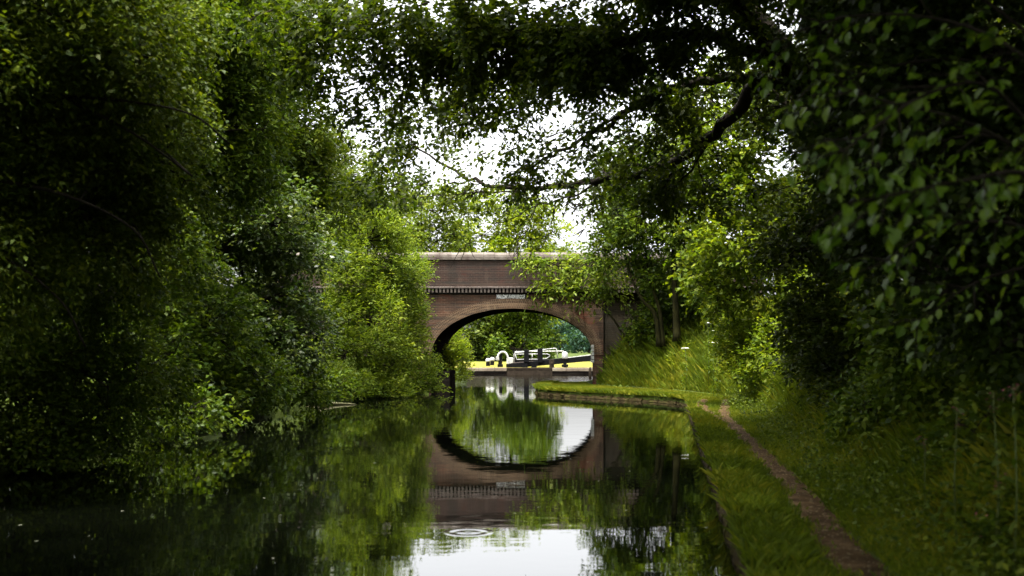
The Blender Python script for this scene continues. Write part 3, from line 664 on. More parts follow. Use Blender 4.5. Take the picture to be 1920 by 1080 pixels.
# left bank, front to back
T('alder_tree', 'tall dark drooping tree at the near left bank, highest at the frame edge', 'tree', (-9.0, 13.5, .6),
  [lobe(40, 180, 13.5, 210, 190), lobe(-120, 420, 13, 220, 220), lobe(150, 390, 14.5, 150, 160), lobe(250, 130, 15, 130, 150), lobe(10, 0, 13, 260, 200), lobe(-250, 100, 12, 260, 260), lobe(290, 300, 15.5, 80, 120), lobe(330, 30, 16, 80, 90), lobe(230, 420, 15.5, 90, 80), lobe(330, 180, 17, 50, 60), lobe(140, -60, 13.5, 140, 90)],
  'leaf_olive', 21, L=.085, W=.045, stems=[([(-9.0, 13.5, .4), (-8.8, 13.5, 3.0), (-8.3, 13.6, 6.0), (-7.6, 13.6, 8.0)], .22)] + [([P(q[0], q[1], q[2] + .75) for q in b_], r_ * .75) for b_, r_ in (([(-260, 60, 12.6), (-60, 110, 12.4), (110, 180, 12.3), (250, 250, 12.4), (360, 330, 12.8)], .055), ([(-240, 280, 12.4), (-40, 330, 12.0), (120, 365, 12.0), (250, 430, 12.3), (300, 520, 12.6)], .045), ([(110, 180, 12.3), (240, 190, 12.2), (360, 215, 12.4), (430, 270, 12.8)], .03), ([(-220, 420, 12), (-20, 470, 11.8), (110, 560, 12), (160, 650, 12.2)], .035), ([(-60, 110, 12.4), (120, 90, 12.4), (300, 110, 12.6)], .03))], tau=1.5, nsub=18, k=9, slen=.38, droop=.5, trunk=.22, rsub=.36)
T('alder_tree', 'tall olive green tree filling the upper left, behind the drooping tree', 'tree', (-8.4, 23.5, .6),
  [lobe(330, 120, 23, 130, 130), lobe(440, 60, 24, 120, 110), lobe(380, 250, 23.5, 130, 110), lobe(240, 270, 23, 130, 140), lobe(470, 200, 25, 90, 100), lobe(400, -90, 24, 170, 120), lobe(130, 60, 24, 170, 170), lobe(430, 320, 24.5, 90, 70), lobe(340, 380, 24, 80, 70)],
  'leaf_mid', 22, L=.12, W=.06, tau=1.5, nsub=18, k=8, slen=.38, droop=.4, trunk=.22, rsub=.36)
T('ash_tree', 'leafy tree left of the bright sky gap, behind the silvery sallow', 'tree', (-8.4, 34.5, .6),
  [lobe(520, 110, 34, 75, 100), lobe(500, 250, 34, 90, 90), lobe(570, 250, 34, 50, 60), lobe(590, 330, 35, 60, 60), lobe(470, 0, 34, 90, 100), lobe(540, 400, 35, 80, 80), lobe(640, 380, 37, 50, 50), lobe(555, 30, 34, 60, 70), lobe(600, 300, 35, 35, 40)],
  'leaf_olive', 23, L=.17, W=.085, tau=1.5, nsub=18, k=8, slen=.4, trunk=.2, rsub=.34)
T('sallow_shrub', 'silvery grey green sallow leaning over the left bank', 'shrub', (-7.6, 29.5, .4),
  [lobe(430, 370, 29, 80, 75), lobe(510, 420, 29, 80, 75), lobe(420, 470, 28.5, 80, 70), lobe(560, 500, 30, 70, 70), lobe(500, 560, 29, 80, 70), lobe(400, 580, 28, 80, 70), lobe(560, 620, 30, 60, 60), lobe(500, 660, 29, 70, 60)],
  'leaf_grey', 24, L=.15, W=.075, tau=1.4, nsub=17, k=8, slen=.36, trunk=.12, bark='bark', zmin=.03, rsub=.36)
T('willow_shrub', 'large yellow green willow bush touching the left end of the bridge', 'shrub', (-5.9, 41, .4),
  [lobe(690, 450, 41, 65, 55), lobe(735, 500, 41.5, 55, 55), lobe(660, 530, 40.5, 60, 60), lobe(740, 580, 42, 50, 55), lobe(690, 610, 40, 70, 60), lobe(758, 650, 42.5, 40, 45), lobe(650, 660, 39, 60, 50), lobe(730, 690, 41, 60, 40), lobe(640, 450, 42, 50, 50), lobe(772, 520, 43.5, 25, 40), lobe(774, 590, 44, 20, 45), lobe(788, 690, 44.5, 22, 32), lobe(700, 730, 39.5, 70, 25), lobe(780, 715, 43, 45, 25), lobe(640, 725, 37, 50, 28)],
  'leaf_willow', 25, L=.15, W=.05, tau=1.35, nsub=17, k=10, slen=.45, droop=.1, lift=.55, trunk=.12, zmin=.03, rsub=.36, tilt=.9)
T('hawthorn_shrub', 'dark bush low on the left bank below the silvery sallow', 'shrub', (-7.8, 24.5, .4),
  [lobe(380, 620, 24, 85, 80), lobe(470, 690, 25, 70, 50), lobe(300, 660, 23, 90, 90), lobe(380, 710, 24, 80, 45), lobe(560, 715, 30, 60, 40), lobe(290, 540, 23, 80, 80), lobe(480, 725, 27, 80, 40), lobe(340, 770, 22, 90, 40), lobe(590, 730, 33, 60, 30)],
  'leaf_mid', 26, L=.14, W=.075, tau=1.5, nsub=16, k=8, slen=.34, trunk=.1, zmin=.03, rsub=.36)
T('hazel_shrub', 'dark overhanging bush nearest on the left bank, dipping to the water', 'shrub', (-8.3, 16.5, .4),
  [lobe(60, 600, 16, 140, 120), lobe(190, 560, 16.5, 110, 100), lobe(150, 700, 16.5, 120, 90), lobe(20, 730, 16, 130, 90), lobe(260, 700, 18, 90, 80), lobe(-120, 680, 15, 160, 140), lobe(280, 470, 18, 90, 90), lobe(180, 800, 17.5, 120, 50), lobe(50, 840, 16, 120, 60), lobe(270, 770, 20, 80, 45)],
  'leaf_mid', 27, L=.09, W=.052, tau=1.5, nsub=16, k=8, slen=.36, droop=.45, trunk=.1, zmin=.03, rsub=.36)
for i, (x, y, lab) in enumerate(((-14, 40, 'tree standing deep behind the left bank bushes'), (-15, 24, 'tree standing back in the dark of the left wood'), (-12, 58, 'tree on the left bridge approach, half hidden'), (-13, 15, 'near woodland tree at the left frame edge behind drooping leaves'), (-13, 31, 'woodland tree behind the silvery sallow'))):
    T('woodland_tree', lab, 'tree', (x, y, gz(x, y)), [((Vector((x, y, 6 + i))), (3.2, 3.2, 4)), (Vector((x + 1, y - 1, 3.4)), (3, 3, 2.6)), (Vector((x - 1, y, 10)), (3, 3, 3))], 'leaf_dark', 60 + i, L=.2, W=.11, tau=1.5, nsub=18, k=7, slen=.5, trunk=.3)

# right bank
T('sycamore_tree', 'multi stemmed tree with mossy leaning trunk at the right end of the bridge', 'tree', (5.6, 42, gz(5.6, 42)),
  [lobe(1185, 400, 42, 55, 60), lobe(1240, 350, 42, 60, 60), lobe(1170, 460, 43, 45, 50), lobe(1245, 450, 42, 55, 55), lobe(1210, 520, 42.5, 40, 30), lobe(1290, 420, 41, 50, 60), lobe(1150, 330, 43, 30, 40),
   lobe(1140, 470, 43.5, 35, 40), lobe(1270, 250, 41, 60, 70), lobe(1160, 380, 43, 45, 45), lobe(1200, 290, 42, 50, 50)],
  'leaf_mid', 31, L=.17, W=.095, tau=1.4, nsub=15, k=7, slen=.42, trunk=.2, rsub=.36,
  stems=[([P(1236, 650, 42), P(1228, 590, 42), P(1203, 560, 42), P(1178, 505, 42.3), P(1168, 440, 42.5)], .10), ([P(1244, 650, 42), P(1236, 580, 42), P(1220, 530, 42), P(1208, 460, 42)], .09), ([P(1270, 640, 41.5), P(1266, 560, 41.5), P(1262, 450, 41.5), P(1265, 300, 41.5)], .15)], bark='barkgreen')
T('hawthorn_shrub', 'dense green shrub at the top of the grassy slope below the leaning trunk', 'shrub', (5.1, 43.5, gz(5.1, 43.5)),
  [lobe(1195, 620, 44, 22, 25), lobe(1225, 600, 43.5, 30, 30), lobe(1265, 610, 43, 35, 30), lobe(1300, 580, 42.5, 40, 50), lobe(1330, 560, 41, 40, 40), lobe(1250, 570, 43.5, 35, 30)],
  'leaf_mid', 38, L=.16, W=.085, tau=1.3, nsub=15, k=8, slen=.36, trunk=.07, lift=.3)
T('holly_shrub', 'dark ivy clad thicket against the bridge behind the leaning trunk', 'shrub', (6.2, 45.2, gz(6.2, 45.2)),
  [lobe(1240, 540, 45, 45, 50), lobe(1285, 520, 45, 45, 60), lobe(1320, 480, 44, 40, 60), lobe(1250, 600, 44.6, 40, 40)],
  'leaf_dark', 39, L=.15, W=.09, tau=1.4, nsub=16, k=7, slen=.36, trunk=.1, lift=.1)
T('elder_tree', 'slender elder whose pale olive sprays hang over the bridge parapet and string course', 'tree', (5.2, 44.6, gz(5.2, 44.6)),
  [lobe(1050, 500, 45.6, 50, 20, .4), lobe(1105, 505, 45.4, 45, 34, .5), lobe(1040, 540, 45.7, 36, 26, .4), lobe(1140, 500, 45, 35, 30), lobe(1090, 550, 45.5, 40, 22, .4), lobe(1005, 492, 45.8, 28, 10, .3), lobe(1150, 545, 45, 30, 25, .4), lobe(985, 487, 45.9, 14, 6, .2)],
  'leaf_willow', 37, L=.22, W=.085, tau=.75, nsub=14, k=7, slen=.45, trunk=.07, rsub=.36, droop=.5, bark='barkgreen')
T('maple_tree', 'bright green tree on the right bank, lit on its left side', 'tree', (9.6, 31, gz(9.6, 31)),
  [lobe(1340, 290, 30, 70, 70), lobe(1320, 390, 30.5, 60, 60), lobe(1370, 460, 29.5, 70, 65), lobe(1350, 550, 30, 50, 45), lobe(1400, 350, 30, 80, 80), lobe(1320, 500, 31, 45, 40), lobe(1450, 420, 31, 80, 90), lobe(1430, 230, 30, 90, 90), lobe(1330, 180, 31, 70, 70), lobe(1480, 560, 30, 80, 60)],
  'leaf_bright', 32, L=.15, W=.10, tau=1.4, nsub=16, k=7, slen=.4, droop=.3, trunk=.22, rsub=.36)
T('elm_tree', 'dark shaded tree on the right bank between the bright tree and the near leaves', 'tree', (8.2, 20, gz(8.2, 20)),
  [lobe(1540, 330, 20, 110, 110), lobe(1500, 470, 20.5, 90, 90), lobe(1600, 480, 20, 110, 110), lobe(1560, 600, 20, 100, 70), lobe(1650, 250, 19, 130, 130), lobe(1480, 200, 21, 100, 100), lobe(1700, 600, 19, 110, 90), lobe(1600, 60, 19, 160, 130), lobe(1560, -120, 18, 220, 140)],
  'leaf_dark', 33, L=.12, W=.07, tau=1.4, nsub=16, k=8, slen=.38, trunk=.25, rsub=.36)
T('nettle_shrub', 'leafy green shrub at the foot of the bank beside the path corner', 'shrub', (7.6, 30, gz(7.6, 30)),
  [lobe(1400, 655, 30, 45, 50), lobe(1440, 690, 29, 45, 45), lobe(1480, 640, 28, 50, 60), lobe(1380, 620, 32, 35, 35), lobe(1490, 710, 26, 45, 45)],
  'leaf_bright', 34, L=.13, W=.06, tau=1.6, nsub=16, k=8, slen=.32, lift=.4, trunk=.04, trunk_name='stem')
T('bramble_shrub', 'dark bramble mound on the slope behind the path', 'shrub', (6.9, 20, gz(6.9, 20)),
  [lobe(1560, 700, 21, 70, 60), lobe(1620, 720, 19, 80, 70), lobe(1540, 640, 23, 60, 60)],
  'leaf_dark', 35, L=.10, W=.06, tau=1.5, nsub=16, k=8, slen=.3, trunk=.04, trunk_name='stem')
T('bramble_shrub', 'leafy bramble covering the slope at the right edge, under pink flowers', 'shrub', (6.0, 12.5, gz(6.0, 12.5)),
  [lobe(1760, 640, 13, 120, 100), lobe(1860, 700, 12, 120, 110), lobe(1720, 740, 14, 110, 80), lobe(1900, 820, 10.5, 120, 100), lobe(1930, 600, 11, 140, 120), lobe(1650, 770, 15.5, 80, 50)],
  'leaf_mid', 36, L=.10, W=.06, tau=1.4, nsub=16, k=7, slen=.3, trunk=.04, trunk_name='stem')
print('leaves so far', LEAVES[0])

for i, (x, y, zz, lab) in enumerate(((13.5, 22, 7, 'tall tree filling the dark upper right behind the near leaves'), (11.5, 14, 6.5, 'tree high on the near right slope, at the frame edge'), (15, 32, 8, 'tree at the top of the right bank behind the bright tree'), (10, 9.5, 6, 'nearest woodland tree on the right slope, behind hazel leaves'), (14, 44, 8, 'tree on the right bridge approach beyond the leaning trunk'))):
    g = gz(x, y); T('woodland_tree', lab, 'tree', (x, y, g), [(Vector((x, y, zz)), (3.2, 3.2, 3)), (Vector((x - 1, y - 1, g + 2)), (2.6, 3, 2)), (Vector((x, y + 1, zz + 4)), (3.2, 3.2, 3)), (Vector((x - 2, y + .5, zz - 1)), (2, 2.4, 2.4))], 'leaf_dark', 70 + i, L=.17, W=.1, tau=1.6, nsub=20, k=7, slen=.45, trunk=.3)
# the great limbs reaching over the canal from the right
def twig_limbs(wood, rng, main, rads, leafpts, n_side, ln, gen=0):
    """side branches off a limb, drooping and forking; collects leaf twig anchors"""
    q = main; k = len(q)
    for _ in range(n_side):
        i = rng.integers(int(k * .25), k - 1); p = q[i]; d = (q[min(i + 1, k - 1)] - q[max(i - 1, 0)]).normalized()
        s = Vector(rng.normal(0, 1, 3)); s = (s - d * s.dot(d)).normalized(); s.z = s.z * .6 - .12
        dr = (d * .9 + s * .8).normalized(); L_ = ln * rng.uniform(.5, 1.2); pts = [p]
        for t in range(5):
            dr = (dr + Vector(rng.normal(0, .22, 3)) + Vector((0, 0, -.06))).normalized(); pts.append(pts[-1] + dr * L_ / 5)
        r0 = min(rads[i] * .55, .04) if gen == 0 else .012
        wood.tube(pts, [max(r0 * (1 - .8 * j / 5), .0045) for j in range(6)], 5, cap=False)
        if gen < 1: twig_limbs(wood, rng, pts, [r0] * 6, leafpts, 5, L_ * .55, gen + 1)
        for j in range(2, 6): leafpts.append((pts[j], dr))

def overhang_tree():
    rng = np.random.default_rng(77)
    base = Vector((7.9, 20.5, gz(7.9, 20.5)))
    root = empty('oak_tree', base, 'oak whose dark limbs spread over the canal from the right', 'tree')
    wood = MB(); lp = []
    J = P(1560, 190, 19.5)
    wood.tube(smooth_line([base - Vector((0, 0, .2)), P(1730, 480, 20.3), P(1660, 300, 20), J], 5), np.linspace(.42, .26, 16), 10)
    limbs = [([J, (1440, 105, 19), (1330, 66, 18.6), (1200, 70, 18.4), (1120, 84, 18.4), (1000, 62, 18.6), (880, 72, 19), (770, 110, 19.5), (680, 150, 20)], .19, 14),
             ([(1330, 66, 18.6), (1300, 35, 18.3), (1270, -30, 18), (1200, -120, 18)], .07, 6),
             ([J, (1430, 150, 19.5), (1330, 152, 20), (1250, 170, 20.5), (1175, 215, 21.2), (1100, 255, 22), (1020, 300, 22.6), (950, 330, 23)], .15, 12),
             ([(1250, 170, 20.5), (1180, 112, 20.5), (1090, 108, 20.8), (980, 140, 21), (900, 165, 21.5), (820, 200, 22)], .08, 9),
             ([(1430, 150, 19.5), (1340, 250, 21), (1240, 315, 22.5), (1120, 338, 24), (1010, 352, 25), (920, 348, 25.6), (850, 320, 26), (770, 270, 26.5)], .17, 14),
             ([(1120, 338, 24), (1070, 368, 24.2), (1000, 385, 24.5), (930, 425, 24.8), (862, 470, 25)], .035, 4),
             ([(1010, 380, 24.5), (990, 420, 24.6), (965, 480, 24.8)], .02, 2),
             ([(1120, 338, 24), (1110, 375, 24), (1092, 410, 24), (1100, 445, 24)], .022, 2),
             ([(1010, 352, 25), (900, 360, 25.4), (800, 370, 25.8), (740, 360, 26)], .03, 5),
             ([(1440, 105, 19), (1350, -60, 17), (1200, -220, 15.5), (1000, -320, 14)], .14, 8),
             ([(1340, 250, 21), (1280, 340, 21.5), (1180, 395, 22)], .05, 5)]
    for pts, r, n in limbs:
        q = smooth_line([p if isinstance(p, Vector) else P(*p) for p in pts], 5)
        # a little natural kink
        q = [q[0]] + [p + Vector(rng.normal(0, .035, 3)) for p in q[1:]]
        rr = [max(r * .78 * (1 - .85 * (i / (len(q) - 1)) ** .8), .008) for i in range(len(q))]
        wood.tube(q, rr, 8); twig_limbs(wood, rng, q, rr, lp, n, 1.1)
    org = []; ax = []
    for p, d in lp:
        sp = HX + p.x * F / p.y; sy = HY - (p.z - CZ) * F / p.y
        k = 2 if sy > 150 else 5
        if 770 < sp < 1110 and sy > 230: k = 1 if rng.random() < .35 else 0
        if sy > 380: k = 0
        for _ in range(k): org.append(np.array(p) + rng.normal(0, .10, 3)); ax.append(np.array(d) + rng.normal(0, .6, 3))
    # heavy leaf clusters that stand black against the sky
    for px_, py_, r, D in ((560, 60, 60, 20), (600, 110, 50, 20), (540, 130, 25, 20), (650, 60, 50, 19.5), (690, 150, 40, 20), (640, 175, 30, 20), (660, 220, 22, 20.5), (720, 230, 22, 21), (705, 270, 20, 21.5), (720, 310, 18, 22), (730, 350, 22, 22),
                           (745, 90, 55, 19.5), (830, 40, 60, 19), (860, 120, 40, 20), (780, 170, 35, 20.5), (770, 230, 22, 21), (920, 30, 60, 18.6), (1010, 30, 60, 18.5), (1100, 30, 60, 18.4), (1190, 25, 60, 18.4), (930, 110, 45, 20), (1000, 180, 40, 21.5), (1040, 140, 40, 20.8), (1120, 170, 45, 21), (1080, 230, 35, 22), (1200, 150, 45, 20.4),
                           (1150, 270, 38, 22), (1210, 250, 40, 21.5), (1260, 230, 45, 21), (1240, 300, 35, 22), (1100, 300, 22, 23.5), (1180, 340, 28, 23), (1060, 350, 18, 24), (1120, 370, 18, 24), (1270, 100, 45, 19), (1350, 110, 45, 19), (1300, 180, 40, 20.4), (890, 210, 28, 22), (960, 240, 25, 22.4), (840, 250, 16, 24), (1400, 30, 60, 18.5), (1300, 10, 60, 18), (480, 30, 50, 20), (1020, 270, 16, 22.5), (885, 235, 26, 23), (940, 210, 26, 22.5), (815, 262, 12, 24), (1000, 305, 15, 23), (900, 290, 12, 24.5), (850, 300, 10, 25), (960, 280, 14, 23), (790, 320, 10, 26), (745, 330, 24, 24), (790, 345, 16, 25), (750, 375, 18, 25.5), (840, 345, 12, 25.6), (1060, 330, 14, 24.5), (1150, 395, 14, 24), (600, 20, 60, 20), (660, 10, 60, 19.5), (730, 50, 50, 19), (760, 20, 50, 18.5), (690, 90, 40, 19.5), (1290, 60, 40, 18.3), (1340, 30, 45, 18), (1240, 60, 40, 18.3), (1380, 70, 40, 18), (630, 60, 45, 20), (560, 110, 40, 20.5), (800, 90, 40, 19.3), (860, 60, 45, 19), (700, 30, 60, 19), (780, 60, 50, 19), (610, 150, 18, 20.5), (580, 95, 40, 20), (990, 90, 40, 19), (1090, 90, 40, 19), (1180, 100, 45, 19), (880, 70, 45, 19), (820, 130, 30, 20), (1160, 210, 40, 21.5), (1300, 240, 40, 21), (1130, 60, 40, 18.4)):
        c = np.array(P(px_, py_, D)); rw = r * D / F; n = int(170 * rw * rw) + 8
        cc = nrmz(rng.normal(0, 1, (n, 3))) * rng.uniform(.1, 1, (n, 1)) ** .6 * rw * np.array([1, 1.3, .9])
        org += list(c + cc); ax += list(cc / rw + rng.normal(0, .5, (n, 3)) - np.array([0, 0, .2]))
        wood.tube([Vector(c) + Vector((rw * .9, .1, rw * .4)), Vector(c), Vector(c) - Vector((rw * .7, 0, rw * .5))], [.02, .013, .005], 5)
    # unseen leaf masses above the frame, added to shade the limbs below
    for c, rr_ in (((4, 19, 10.5), (3.6, 3.6, 1.9)), ((-.5, 18, 10.2), (3, 3.2, 1.5)), ((7, 22, 11), (3.6, 4, 2.6)), ((1.5, 22, 11.2), (3, 3, 1.6)), ((3, 14.5, 9.8), (3.4, 3, 1.6))):
        n = 800; cc = nrmz(rng.normal(0, 1, (n, 3))) * rng.uniform(.05, 1, (n, 1)) ** .45
        org += list(np.array(c) + cc * np.array(rr_)); ax += list(cc + rng.normal(0, .5, (n, 3)))
        wood.tube(smooth_line([P(1560, 190, 19.5), Vector(c) * .6 + P(1560, 190, 19.5) * .4 + Vector((0, 0, .5)), Vector(c)], 4), np.linspace(.16, .03, 9), 6)
    v, tone = spray_leaves(rng, np.array(org), np.array(ax), 9, .125, .07, .36, .35, .8)
    wood.build('trunk', M['bark'], root, smooth=True); quads_mesh('crown', v, tone, M['leaf_oak'], root)
    LEAVES[0] += len(v)
overhang_tree()

# unseen trees above and behind the viewer, added to block light
def canopy(name, label, base, lobes, seed):
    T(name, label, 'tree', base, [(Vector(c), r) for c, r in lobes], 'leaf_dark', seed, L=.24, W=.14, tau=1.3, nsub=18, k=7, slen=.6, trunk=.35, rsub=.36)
canopy('shade_tree', 'unseen tree added on the right bank just behind the viewer to shade the path', (7.5, 3, gz(7.5, 3)), [((6, 3, 8.5), (4, 5, 2.4)), ((1.5, 4, 9.5), (4, 5, 2)), ((8.5, 9, 9), (4, 5, 3)), ((2, -4, 9), (5, 4, 2.4)), ((8, -2, 5), (3, 5, 3)), ((9, 5, 5), (2.5, 5, 3)), ((5, 13, 10), (4, 4, 2)), ((4, 7, 7), (3.5, 3.5, 1.5)), ((5.5, 11, 8.6), (3, 3, 1.6)), ((0, 9, 9.8), (3.2, 3.6, 1.4)), ((1.8, 15, 10.8), (3, 3.4, 1.5))], 91)
canopy('shade_tree', 'unseen tree added on the left bank just behind the viewer to shade the water', (-9.5, 4, gz(-9.5, 4)), [((-8, 4, 8.5), (4, 5, 2.6)), ((-3.5, 3, 9.5), (4, 5, 2)), ((-9, -2, 5), (3, 5, 3)), ((-4, -5, 9), (5, 4, 2.4)), ((-11.5, 7, 5), (2.5, 4, 3))], 92)

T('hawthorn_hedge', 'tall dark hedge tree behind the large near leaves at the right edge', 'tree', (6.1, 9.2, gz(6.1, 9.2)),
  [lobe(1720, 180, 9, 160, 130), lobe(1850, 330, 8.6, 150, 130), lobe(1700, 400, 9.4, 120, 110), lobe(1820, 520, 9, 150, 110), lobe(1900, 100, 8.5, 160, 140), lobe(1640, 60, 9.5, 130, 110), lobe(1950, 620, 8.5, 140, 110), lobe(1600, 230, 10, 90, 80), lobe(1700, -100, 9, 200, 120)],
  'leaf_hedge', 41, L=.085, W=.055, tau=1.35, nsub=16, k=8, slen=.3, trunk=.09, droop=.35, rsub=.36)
# big leaved branches close to the viewer on the right
def near_branches():
    rng = np.random.default_rng(5)
    base = Vector((4.6, 6.6, gz(4.6, 6.6)))
    root = empty('hazel_tree', base, 'near hazel with large soft leaves hanging in from the right edge', 'tree')
    wood = MB(); org = []; dirs = []
    brs = [[(2150, 420, 6.6), (1950, 300, 6.2), (1800, 225, 5.9), (1660, 190, 5.7), (1540, 150, 5.6)], [(2150, 420, 6.6), (1960, 260, 6.2), (1850, 160, 6), (1730, 180, 5.6), (1600, 270, 5.4), (1575, 285, 5.4)],
           [(2100, 450, 6), (1940, 330, 5.6), (1800, 340, 5.2), (1700, 360, 5), (1590, 380, 4.9)], 
           [(2150, 320, 6.6), (1940, 120, 6.6), (1780, 40, 6.8), (1600, 30, 7), (1440, 80, 7.3)], [(2150, 300, 7), (1900, 40, 7.4), (1700, -60, 7.6), (1500, -40, 7.8)], [(2100, 500, 6.8), (1900, 420, 6.6), (1760, 430, 6.4), (1640, 500, 6.3)],
           [(2150, 470, 7.6), (1930, 500, 7.2), (1810, 540, 7), (1720, 610, 7)], [(2150, 250, 8), (1850, 120, 8.2), (1650, 130, 8.4), (1480, 200, 8.6)], [(2150, 400, 8), (1880, 260, 8.2), (1720, 280, 8.5), (1600, 340, 8.8)]]
    wood.tube(smooth_line([base - Vector((0, 0, .2)), base + Vector((.1, 0, 1)), P(2150, 480, 6.6), P(2160, 250, 7)], 5), np.linspace(.09, .05, 16), 8)
    for b in brs:
        q = smooth_line([P(*p) for p in b], 6); k = len(q)
        wood.tube(q, [.014 * (1 - .85 * i / (k - 1)) + .002 for i in range(k)], 6)
        for i in range(3, k):
            d = (q[min(i + 1, k - 1)] - q[i - 1]).normalized()
            if rng.random() < .8:     # side shoot
                s = Vector(rng.normal(0, 1, 3)); s = (s - d * s.dot(d)).normalized(); sd_ = (d * .7 + s * .7 + Vector((0, 0, -.25))).normalized(); ln = rng.uniform(.15, .4)
                e = q[i] + sd_ * ln; wood.tube([q[i], q[i].lerp(e, .5) + Vector((0, 0, .02)), e], [.006, .004, .002], 5, cap=False)
                for t in np.linspace(.3, 1, 5): org.append(q[i].lerp(e, t)); dirs.append(sd_)
            org.append(q[i]); dirs.append(d)
    n = len(org); o = np.array([tuple(x) for x in org]); d = np.array([tuple(x) for x in dirs])
    rep = 1
    sgn = np.where(np.arange(n) % 2 == 0, 1, -1)[:, None]
    side = nrmz(np.cross(d, [0, 0, 1.0])) * sgn
    ld = nrmz(d * .55 + side * .6 + rng.normal(0, .28, (n, 3)) + np.array([0, 0, -.55])); up = np.array([0, 0, 1.0]) + rng.normal(0, .45, (n, 3)) + side * .3
    wv = nrmz(np.cross(ld, up)); nn = np.cross(wv, ld); L = rng.uniform(.04, .10, (n, 1)); W = L * rng.uniform(.55, .72, (n, 1))
    b = o + ld * .02
    # rounded leaf of four quads folded on the midrib
    mid = b + ld * L * .5 - nn * L * .03; tip = b + ld * L - nn * L * .14
    l1 = b + ld * L * .22 + wv * W * .42 + nn * L * .06; l2 = b + ld * L * .6 + wv * W * .46 + nn * L * .05
    r1 = b + ld * L * .22 - wv * W * .42 + nn * L * .06; r2 = b + ld * L * .6 - wv * W * .46 + nn * L * .05
    v = np.stack([np.stack([b, l1, l2, mid], 1), np.stack([mid, l2, tip, tip], 1), np.stack([b, mid, r2, r1], 1), np.stack([mid, tip, tip, r2], 1)], 1)
    # triangles for the tip halves are made as thin kites so no face is degenerate
    v[:, 1, 3] = mid + (tip - mid) * .5; v[:, 3, 1] = mid + (tip - mid) * .5
    tone = np.repeat(.5 + rng.normal(0, .2, n), 4)
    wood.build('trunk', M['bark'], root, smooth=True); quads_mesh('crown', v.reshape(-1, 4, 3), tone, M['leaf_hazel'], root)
near_branches()

# ------------------------------------------------------------------ grass and small plants
def blades(name, label, x, y, h, wd, seed, lean=.35, t0=.5):
    rng = np.random.default_rng(seed); n = len(x); z = hgt(x, y)
    a = rng.uniform(0, 2 * math.pi, n); L = h * rng.uniform(.5, 1.3, n); ln = rng.normal(0, lean, n) * L; la = rng.uniform(0, 2 * math.pi, n)
    dx, dy = np.cos(a) * wd / 2, np.sin(a) * wd / 2
    v = np.zeros((n, 4, 3))
    v[:, 0] = np.stack([x - dx, y - dy, z - .02], 1); v[:, 1] = np.stack([x + dx, y + dy, z - .02], 1)
    mx, my = x + np.cos(la) * ln * .35, y + np.sin(la) * ln * .35
    v[:, 2] = np.stack([x + np.cos(la) * ln + dx * .15, y + np.sin(la) * ln + dy * .15, z + L], 1); v[:, 3] = np.stack([mx - dx * .8, my - dy * .8, z + L * .55], 1)
    # tall patches in yellower tones
    tone = t0 + .28 * np.sin(x * 1.7 + 2 * np.sin(y * .9)) * .6 + rng.normal(0, .2, n)
    return tag(quads_mesh(name, v, tone, M['grass']), label, None, None, 'stuff')
rng = np.random.default_rng(9)
def near_path(x, y):
    hit = np.zeros(len(x), bool)
    for pts, ws in PATHS:
        ys = [p[1] for p in pts]; xs = [p[0] for p in pts]
        px_ = np.interp(y, ys, xs); wv = np.interp(y, np.linspace(ys[0], ys[-1], len(ws)), ws)
        hit |= (np.abs(x - px_) < wv * .40 * (1 + .3 * np.sin(y * 4.1) * np.sin(y * 1.7 + 1) + .55 * rng.normal(0, .5, len(x)))) & (y > ys[0]) & (y < ys[-1])
    return hit
# verge: more blades close by
n = 230000
y = 4 + 33 * rng.uniform(0, 1, n) ** 1.7; x = xr(np.minimum(y, 33)) + rng.uniform(.12, 1, n) ** 1.0 * 2.3
k = ~near_path(x, y) & (x > xr(y) + .1); blades('grass', 'short green grass of the verge beside the trodden path', x[k], y[k], .045, .006 + .0005 * y[k], 1, .6)
n = 110000
y = rng.uniform(33.5, 50, n); x = xr(y) + .2 + rng.uniform(0, 1, n) * 5.5
k = (x < xt(y) + .5) & ((y < 46.5) | (x < 3.3)); blades('grass', 'short grass in a sunlit tone on the landing before the bridge', x[k], y[k], .06, .02, 2, .5, .68)  # raised tone puts the landing's sunlight into the blade colour
n = 200000
y = rng.uniform(24, 46.6, n); x = xt(y) + .05 + rng.uniform(0, 1, n) ** 1.3 * 4.2; blades('tall_grass', 'tall lush grass on the slope right of the bridge', x, y, np.interp(x - xt(y), [0, .5, 1.5], [.14, .5, .65]), .024, 3, .4)
n = 110000
y = 5 + 20 * rng.uniform(0, 1, n) ** 1.4; x = xt(y) + rng.uniform(-.35, 1, n) * 2.2; blades('tall_grass', 'rough grass at the foot of the near right slope', x, y, np.interp(x - xt(y), [-.4, .3, 1], [.06, .2, .32]), .009 + .0005 * y, 4, .5)
n = 70000
y = 4 + 43 * rng.uniform(0, 1, n) ** 1.7; x = xr(y) + rng.uniform(-.05, .36, n); k = np.sin(y * 3.1) + np.sin(y * 7.3 + 1) + rng.normal(0, .5, n) > -.3; k &= ~near_path(x, y); x, y = x[k], y[k]; y2 = rng.uniform(34, 49.5, 26000); x2 = xr(y2) + rng.uniform(-.06, .42, 26000); x, y = np.concatenate([x, x2]), np.concatenate([y, y2]); blades('edge_grass', 'brown tufts of grass over the stone edging', x, y, .11, .007 + .0004 * y, 5, .7)

